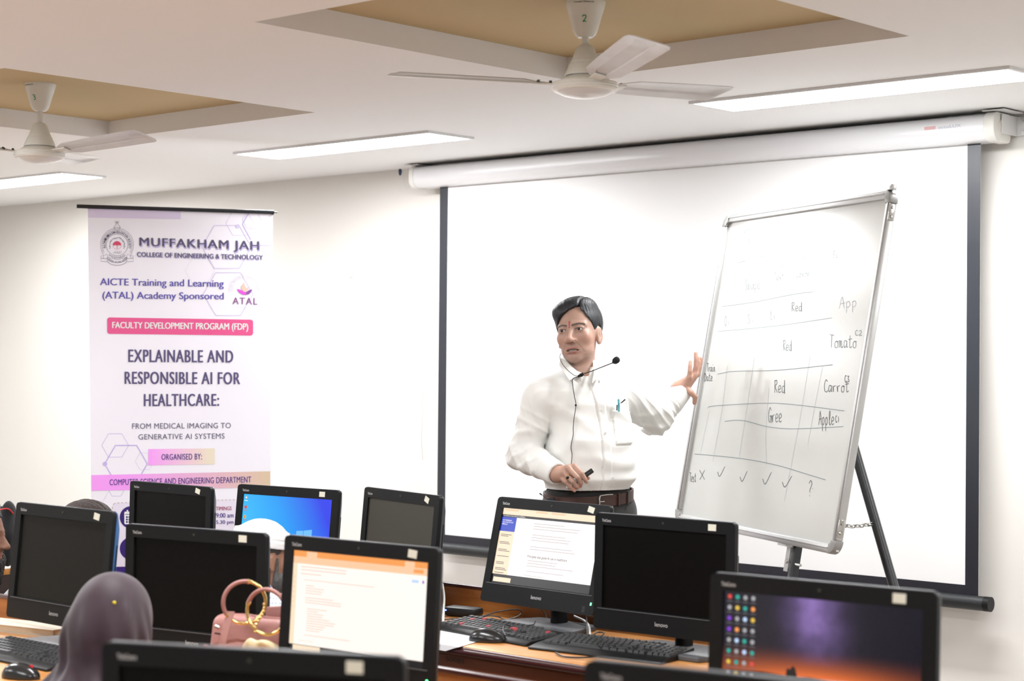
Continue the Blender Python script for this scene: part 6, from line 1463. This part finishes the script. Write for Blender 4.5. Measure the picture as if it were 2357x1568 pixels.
kb3 = keyboard(on_z(101, 1541, DZ), on_z(0, 1520, DZ), 'black keyboard beside the headscarf, cut by the left edge', anchor='l', palm=0.02, shift=-0.2)
def mouse(c, rz, label, red=False):
    t = tag(empty('computer_mouse', (c[0], c[1], DZ), rz), label, 'mouse', 'computer mice')
    M = mat('mouse_black', (0.012, 0.013, 0.014), rough=0.22, spec=0.6)
    def f(p):
        d = ell(p, (0, 0.0, 0.004), (0.030, 0.056, 0.034)); d = su(d, ell(p, (0, -0.012, 0.012), (0.026, 0.036, 0.026)), 0.01)
        d = d + 0.0012 * np.exp(-(p[:, 0] / 0.0012) ** 2) * (p[:, 1] > 0.01)
        return np.maximum(d, 0.001 - p[:, 2])
    sdf_object('shell', f, [-0.045, -0.07, -0.006], [0.045, 0.07, 0.05], 0.002, M, t)
    MB().tube([(-0.003, 0.030, 0.0305), (0.003, 0.030, 0.0305)], 0.006, 12).build('scroll_wheel', M_red if red else M_grey, t)
    return t
m1c = on_z(1122, 1478, DZ); mouse(m1c, rad(-62), 'black mouse on the desk beside the white paper')
m2c = on_z(48, 1562, DZ); mouse(m2c, rad(-70), 'black mouse with a red wheel in front of the keyboard at the left edge', True)
# sheet of paper hanging over the desk edge
P = [on_z(x, y, DZ + 0.003) for x, y in ((985, 1441), (1050, 1452), (1108, 1458), (1094, 1478), (1056, 1489))]
e0, e1, e2 = on_z(1056, 1489, DZ + 0.003), on_z(1000, 1481, DZ + 0.003), on_z(985, 1470, DZ + 0.003)
yf = 3.80 - 0.022
c = P[0].copy(); t = tag(empty('paper_sheet', tuple(c)), 'white sheet of paper hanging over the desk edge by the keyboard', 'paper')
top = [np.array([p[0], max(p[1], yf), DZ + 0.0016]) for p in P]
xa, xb = top[-1][0], top[0][0] - 0.02
mb = MB(); poly_ = top + [np.array([xb, yf, DZ + 0.0016])]
n = len(poly_); mb.add([p - c for p in poly_] + [p - c + np.array([0, 0, 0.0008]) for p in poly_], [tuple(range(n)), tuple(range(2 * n - 1, n - 1, -1))] + [(i, i + n, (i + 1) % n + n, (i + 1) % n) for i in range(n)])
mb.build('sheet', M_paper, t)
ov = [(xb, DZ + 0.0016), (xa, DZ + 0.0016), (xa - 0.02, DZ - 0.004), (xa - 0.055, DZ - 0.016), (xb, DZ - 0.014)]
MB().prism([(a - c[0], b - c[2]) for a, b in ov], yf - 0.0008 - c[1], yf - c[1]).build('hanging_edge', M_paper, t)
# cream ledger behind the keyboard at the left edge
a, b = on_z(-60, 1448, DZ), on_z(122, 1468, DZ); d = b - a; L_ = np.linalg.norm(d); c = (a + b) / 2
t = tag(empty('ledger_book', (c[0], c[1], DZ), math.atan2(d[1], d[0])), 'thick cream book lying behind the keyboard at the left edge', 'book')
MB().box((0, 0.05, 0.011), (L_, 0.10, 0.018)).build('pages', mat('cream_pages', (0.62, 0.55, 0.42), rough=0.8), t); MB().box((0, 0.05, 0.0212), (L_ + 0.006, 0.106, 0.002)).box((0, 0.05, 0.001), (L_ + 0.006, 0.106, 0.002)).build('cover', mat('cream_cover', (0.66, 0.60, 0.50), rough=0.6), t)
# cables
M_cab = mat('black_cable', (0.012, 0.012, 0.013), rough=0.4)
def cable(pts, r, label, m=M_cab, name='cable'):
    P_ = smooth_path(pts, 8); c = np.array(P_[0]); o = MB().tube([p - c for p in P_], r, 8).build(name, m); o.location = tuple(c); tag(o, label, 'cable', 'desk cables'); return o
dz = DZ + 0.005
Dk = lambda x, y, h=0.0: on_z(x, y, dz + h)
Up = lambda x, y, yy: on_y(x, y, yy)
cable([Dk(1012, 1428), Dk(1040, 1425, .004), Dk(1075, 1424, .004), Dk(1110, 1419, .012), Up(1140, 1410, 4.28), Up(1175, 1404, 4.30), Up(1197, 1405, 4.31), Up(1200, 1413, 4.31), Up(1185, 1422, 4.28), Dk(1155, 1428, .004), Dk(1130, 1424, .006), Dk(1105, 1424, .01)], 0.0022, 'black cable coiled in a long loop on the desk behind the keyboard')
cable([Dk(1076, 1434), Dk(1090, 1430, .003), Dk(1110, 1421, .012), Dk(1128, 1418, .015), Dk(1150, 1421, .012), Dk(1158, 1426, .006), Dk(1180, 1430, .002), Dk(1210, 1434, .002)], 0.0022, 'thin black cable crossing the loop behind the keyboard')
cable([Dk(1104, 1442), Dk(1098, 1437, .003), Dk(1093, 1434, .003), Dk(1130, 1433, .002), Dk(1180, 1437, .001), Dk(1200, 1440, .001)], 0.0016, 'thin black keyboard cable running to the monitor base')
cable([m1c + np.array([0.045, 0.030, 0.02]), Dk(1158, 1450, .022), Dk(1162, 1440, .03), Dk(1170, 1440, .028), Dk(1186, 1449, .01), Dk(1200, 1444, .02), Dk(1215, 1440, .022), Dk(1228, 1438, .022), Dk(1232, 1430, .026)], 0.0018, 'black mouse cable arching over the keyboard')
cable([Dk(1200, 1455, .018), Dk(1235, 1451, .021), Dk(1270, 1452, .02), Dk(1300, 1459, .018), Dk(1318, 1467, .012), Dk(1330, 1472, .004)], 0.002, 'black cable lying across the grey monitor base')
cable([Up(1018, 1345, 4.30), Up(1022, 1375, 4.26), Up(1021, 1405, 4.20), Dk(1020, 1435)], 0.0042, 'white cable hanging behind the cream screen computer', M_wcable)
cable([Up(1008, 1340, 4.28), Up(1014, 1360, 4.25), Up(1016, 1400, 4.2), Dk(1014, 1432)], 0.0022, 'black cable hanging beside the white cable')
cable([Up(1322, 1419, 4.33), Up(1345, 1430, 4.30), Up(1355, 1442, 4.27), Dk(1358, 1462)], 0.0040, 'white cable drooping between the two right computers', M_wcable)
cable([Up(1346, 1412, 4.28), Up(1350, 1430, 4.27), Dk(1352, 1463)], 0.0028, 'black cable drooping between the two right computers')
cable([Up(1246, 1400, 4.34), Up(1256, 1416, 4.34), Up(1259, 1428, 4.33), Dk(1254, 1432)], 0.002, 'thin black cable under the web page computer')
cable([Dk(1365, 1462), Dk(1375, 1456, .004), Dk(1390, 1457, .004), Dk(1384, 1464, .002), Dk(1366, 1466)], 0.0022, 'small loop of black cable beside the web page computer')
cable([Dk(1279, 1503, .0), Dk(1300, 1512), Dk(1340, 1514), Dk(1380, 1511)], 0.0024, 'black cable peeping out under the front keyboard')
# power brick with blue light, behind the cream screen computer
c = on_z(1040, 1425, DZ); t = tag(empty('power_adapter', (c[0], c[1], DZ), 0.2), 'dark power adapter on the desk under the loose cables', 'power adapter')
MB().box((0, 0.07, 0.016), (0.12, 0.06, 0.03)).build('case', M_black, t, bevel=0.01); MB().box((-0.05, 0.039, 0.02), (0.008, 0.004, 0.004)).build('light', M_blue_led, t)
c = on_z(1594, 1470, DZ); t = tag(empty('usb_receiver', (c[0], c[1], DZ), 0.2), 'tiny blue-lit dongle beside the base of the blank screen below the whiteboard', 'usb stick')
MB().box((0, 0, 0.008), (0.03, 0.014, 0.014)).build('case', M_black, t, bevel=0.002); MB().box((0.002, -0.0072, 0.010), (0.014, 0.001, 0.005)).build('light', M_blue_led, t)
c = Up(1010, 1331, 4.30); t = tag(MB().box((0, 0, 0), (0.012, 0.008, 0.018)).box((0, 0, 0.012), (0.006, 0.005, 0.008)).build('cable_tag', M_red), 'small red cable connector beside the cream screen computer', 'connector'); t.location = tuple(c)
# ------------------------------------------------------------------ pink handbag with ring handles
def handbag():
    Z = 4.47; c = at(575, 1500, Z); org = np.array([c[0], c[1], DZ])
    rz = RZ_CAM - rad(14)
    t = tag(empty('handbag', tuple(org), rz), 'dusty pink handbag with two gold ring handles on the desk', 'handbag')
    ca, sa = math.cos(rz), math.sin(rz); EX = np.array([ca, sa, 0]); EY = np.array([-sa, ca, 0])
    def L(px, py, dz=0.0): w = at(px, py, Z + dz) - org; return np.array([w @ EX, w @ EY, w[2]])
    M_p = mat('pink_leather', '#a06f68', rough=0.45, spec=0.4, var=0.08, vscale=10, bump=0.08, bscale=260); M_pd = mat('wine_suede', '#7b3a37', rough=0.7); M_in = mat('pale_lining', (0.55, 0.53, 0.56), rough=0.8)
    xl, xr = L(474, 1450)[0], L(668, 1450)[0]; zt = L(500, 1418)[2]
    def f(p):
        z = p[:, 2]; w = 0.5 * (xr - xl) * (1.06 - 0.06 * z / zt); cx = (xl + xr) / 2; dpt = 0.060 * (1.15 - 0.75 * z / zt)
        q = np.stack([np.maximum(np.abs(p[:, 0] - cx) - w + 0.025, 0), np.maximum(np.abs(p[:, 1] - 0.02) - dpt + 0.02, 0), np.maximum(np.maximum(z - zt + 0.022, 0.022 - z), 0)], 1)
        d = np.sqrt((q ** 2).sum(1)) - 0.022
        d = d - 0.002 * np.sin(30 * p[:, 0] + 12 * z)
        fl = np.where((p[:, 1] < 0.0) & (np.abs(z - zt * 0.62 - 0.012 * np.cos((p[:, 0] - cx) * 22)) < 0.003), 0.0022, 0)     # edge of the front flap
        op = ell(p, (cx + 0.045, 0.02, zt + 0.012), (0.075, 0.016, 0.045))       # open mouth of the bag
        return np.maximum(d + fl, -op)
    sdf_object('body', f, [xl - 0.05, -0.08, -0.004], [xr + 0.05, 0.12, zt + 0.03], 0.0028, M_p, t)
    MB().box(((xl + xr) / 2 + 0.05, 0.02, zt * 0.8), (0.11, 0.02, 0.03)).build('lining', M_in, t)
    # gusset at the side, strap, back wall
    MB().prism([(xl - 0.004, 0.02), (xl + 0.030, 0.02), (xl + 0.030, zt * 0.62), (xl + 0.006, zt * 0.66)], -0.062, -0.045).build('side_gusset', M_pd, t, bevel=0.003)
    s = [L(531, 1408, -.068), L(521, 1440, -.075), L(513, 1470, -.082), L(507, 1505, -.088)]
    vs = []
    for p in s: vs += [p + np.array([-.0095, 0, 0]), p + np.array([.0095, 0, 0]), p + np.array([.0095, .003, 0]), p + np.array([-.0095, .003, 0])]
    MB().add(vs, [(4 * i + j, 4 * i + (j + 1) % 4, 4 * i + 4 + (j + 1) % 4, 4 * i + 4 + j) for i in range(3) for j in range(4)] + [(0, 1, 2, 3), (15, 14, 13, 12)]).build('strap', mat('light_pink_leather', '#ad7d76', rough=0.42, spec=0.4), t, ang=60)
    bw = [L(610, 1398, .03), L(668, 1394, .03), L(668, 1460, .03), L(610, 1460, .03)]
    MB().add(bw + [p + np.array([0, .008, 0]) for p in bw], [(0, 1, 2, 3), (7, 6, 5, 4), (0, 4, 5, 1), (1, 5, 6, 2), (2, 6, 7, 3), (3, 7, 4, 0)]).build('back_wall', M_p, t, bevel=0.003)
    MB().tube([L(495, 1442, -.078), L(505, 1446, -.08)], 0.005, 10).build('clasp', M_chrome, t); MB().tube([L(494, 1458, -.078), L(507, 1460, -.08)], 0.002, 8).build('clasp_slot', M_black, t)
    # ring handles: gold hoops, upper part wrapped in pink leather
    for (cx, cy, r, dzc, tw, a0, a1) in ((563, 1387, 48, -.055, 0.5, 80, 215), (614, 1409, 51, -.085, -0.15, 25, 160)):
        cc = L(cx, cy, dzc); R_ = r * Z / FPX; u = np.array([math.cos(tw), math.sin(tw), 0]); pt = lambda a: cc + (u * math.cos(a) + np.array([0, 0, 1]) * math.sin(a)) * R_
        hg = MB().tube([pt(2 * PI * k / 48) for k in range(49)], 0.0043, 10, caps=False).build('ring_handle', M_gold, t, ang=180)
        MB().tube([pt(rad(a0 + (a1 - a0) * k / 24)) + np.array([0, -.001, 0]) for k in range(25)], 0.0052, 10).build('leather_wrap', M_p, hg)
        for a in (a0, a1): MB().tube([pt(rad(a - 4)), pt(rad(a + 4))], 0.006, 10).build('collar_band', M_gold, hg)
    mb = MB()
    for k in range(9): 
        a = k / 8; p = L(608 - 20 * a + 4 * math.sin(6 * a), 1392 + 62 * a, -.08); MB().sphere(p, (.0042, .003, .0042), 8, 6).build('charm_bead', M_gold, t)
    # cream scarf end tied to the bag
    def g(p):
        a = L(562, 1468, -.09); b = L(600, 1480, -.095); e = L(646, 1498, -.09)
        d = su(ell(p, L(578, 1492, -.09), (.024, .010, .022)), cone(p, b, e, .009, .012), .012); return d - .002 * np.sin(150 * p[:, 0] + 60 * p[:, 2])
    sdf_object('ribbon', g, L(540, 1530, -.15) - 0.02, L(668, 1450, -.03) + 0.03, 0.0025, mat('cream_satin', '#cdbb92', rough=0.35, spec=0.5), t)
    return t
handbag()

# black backpack standing on the desk at the left edge
def backpack():
    c = at(18, 1316, 7.1); o = np.array([c[0], c[1], DZ])
    t = tag(empty('backpack', tuple(o), RZ_CAM), 'black backpack with red trim on the desk behind the bearded man', 'backpack')
    sdf_object('body', lambda p: ell(p, (0, 0, 0.135), (0.034, 0.06, 0.128)) - 0.003 * np.sin(60 * p[:, 2]), [-0.06, -0.08, -0.01], [0.06, 0.08, 0.29], 0.005, cloth_mat('black_nylon', (0.012, 0.012, 0.013)), t)
    MB().tube(smooth_path([(-0.02, -0.06, 0.232), (0.012, -0.05, 0.235), (0.026, -0.03, 0.215)], 4), 0.003, 6).build('piping', M_red, t)
backpack()

# hairline cracks and scuffs in the plaster of the back wall
wb = bpy.data.objects['wall_back']; M_crack = mat('crack_grey', (0.42, 0.36, 0.30), rough=0.9)
for pts, w in (([(120, 459), (126, 452), (132, 449)], .004), ([(300, 441), (306, 437), (309, 432)], .004), ([(148, 455), (151, 449)], .003), ([(66, 453), (74, 456)], .003), ([(806, 637), (807, 641)], .006), ([(810, 636), (810, 641)], .005), ([(970, 880), (972, 960), (970, 1010), (973, 1060)], .0025)):
    mb = MB(); stroke(mb, [(lambda v: (v[0], v[2]))(on_y(x, y, RY1 - 0.001)) for x, y in (smooth_path(pts, 4) if len(pts) > 2 else pts)], w, RY1 - 0.001); mb.build('plaster_crack', M_crack, wb)
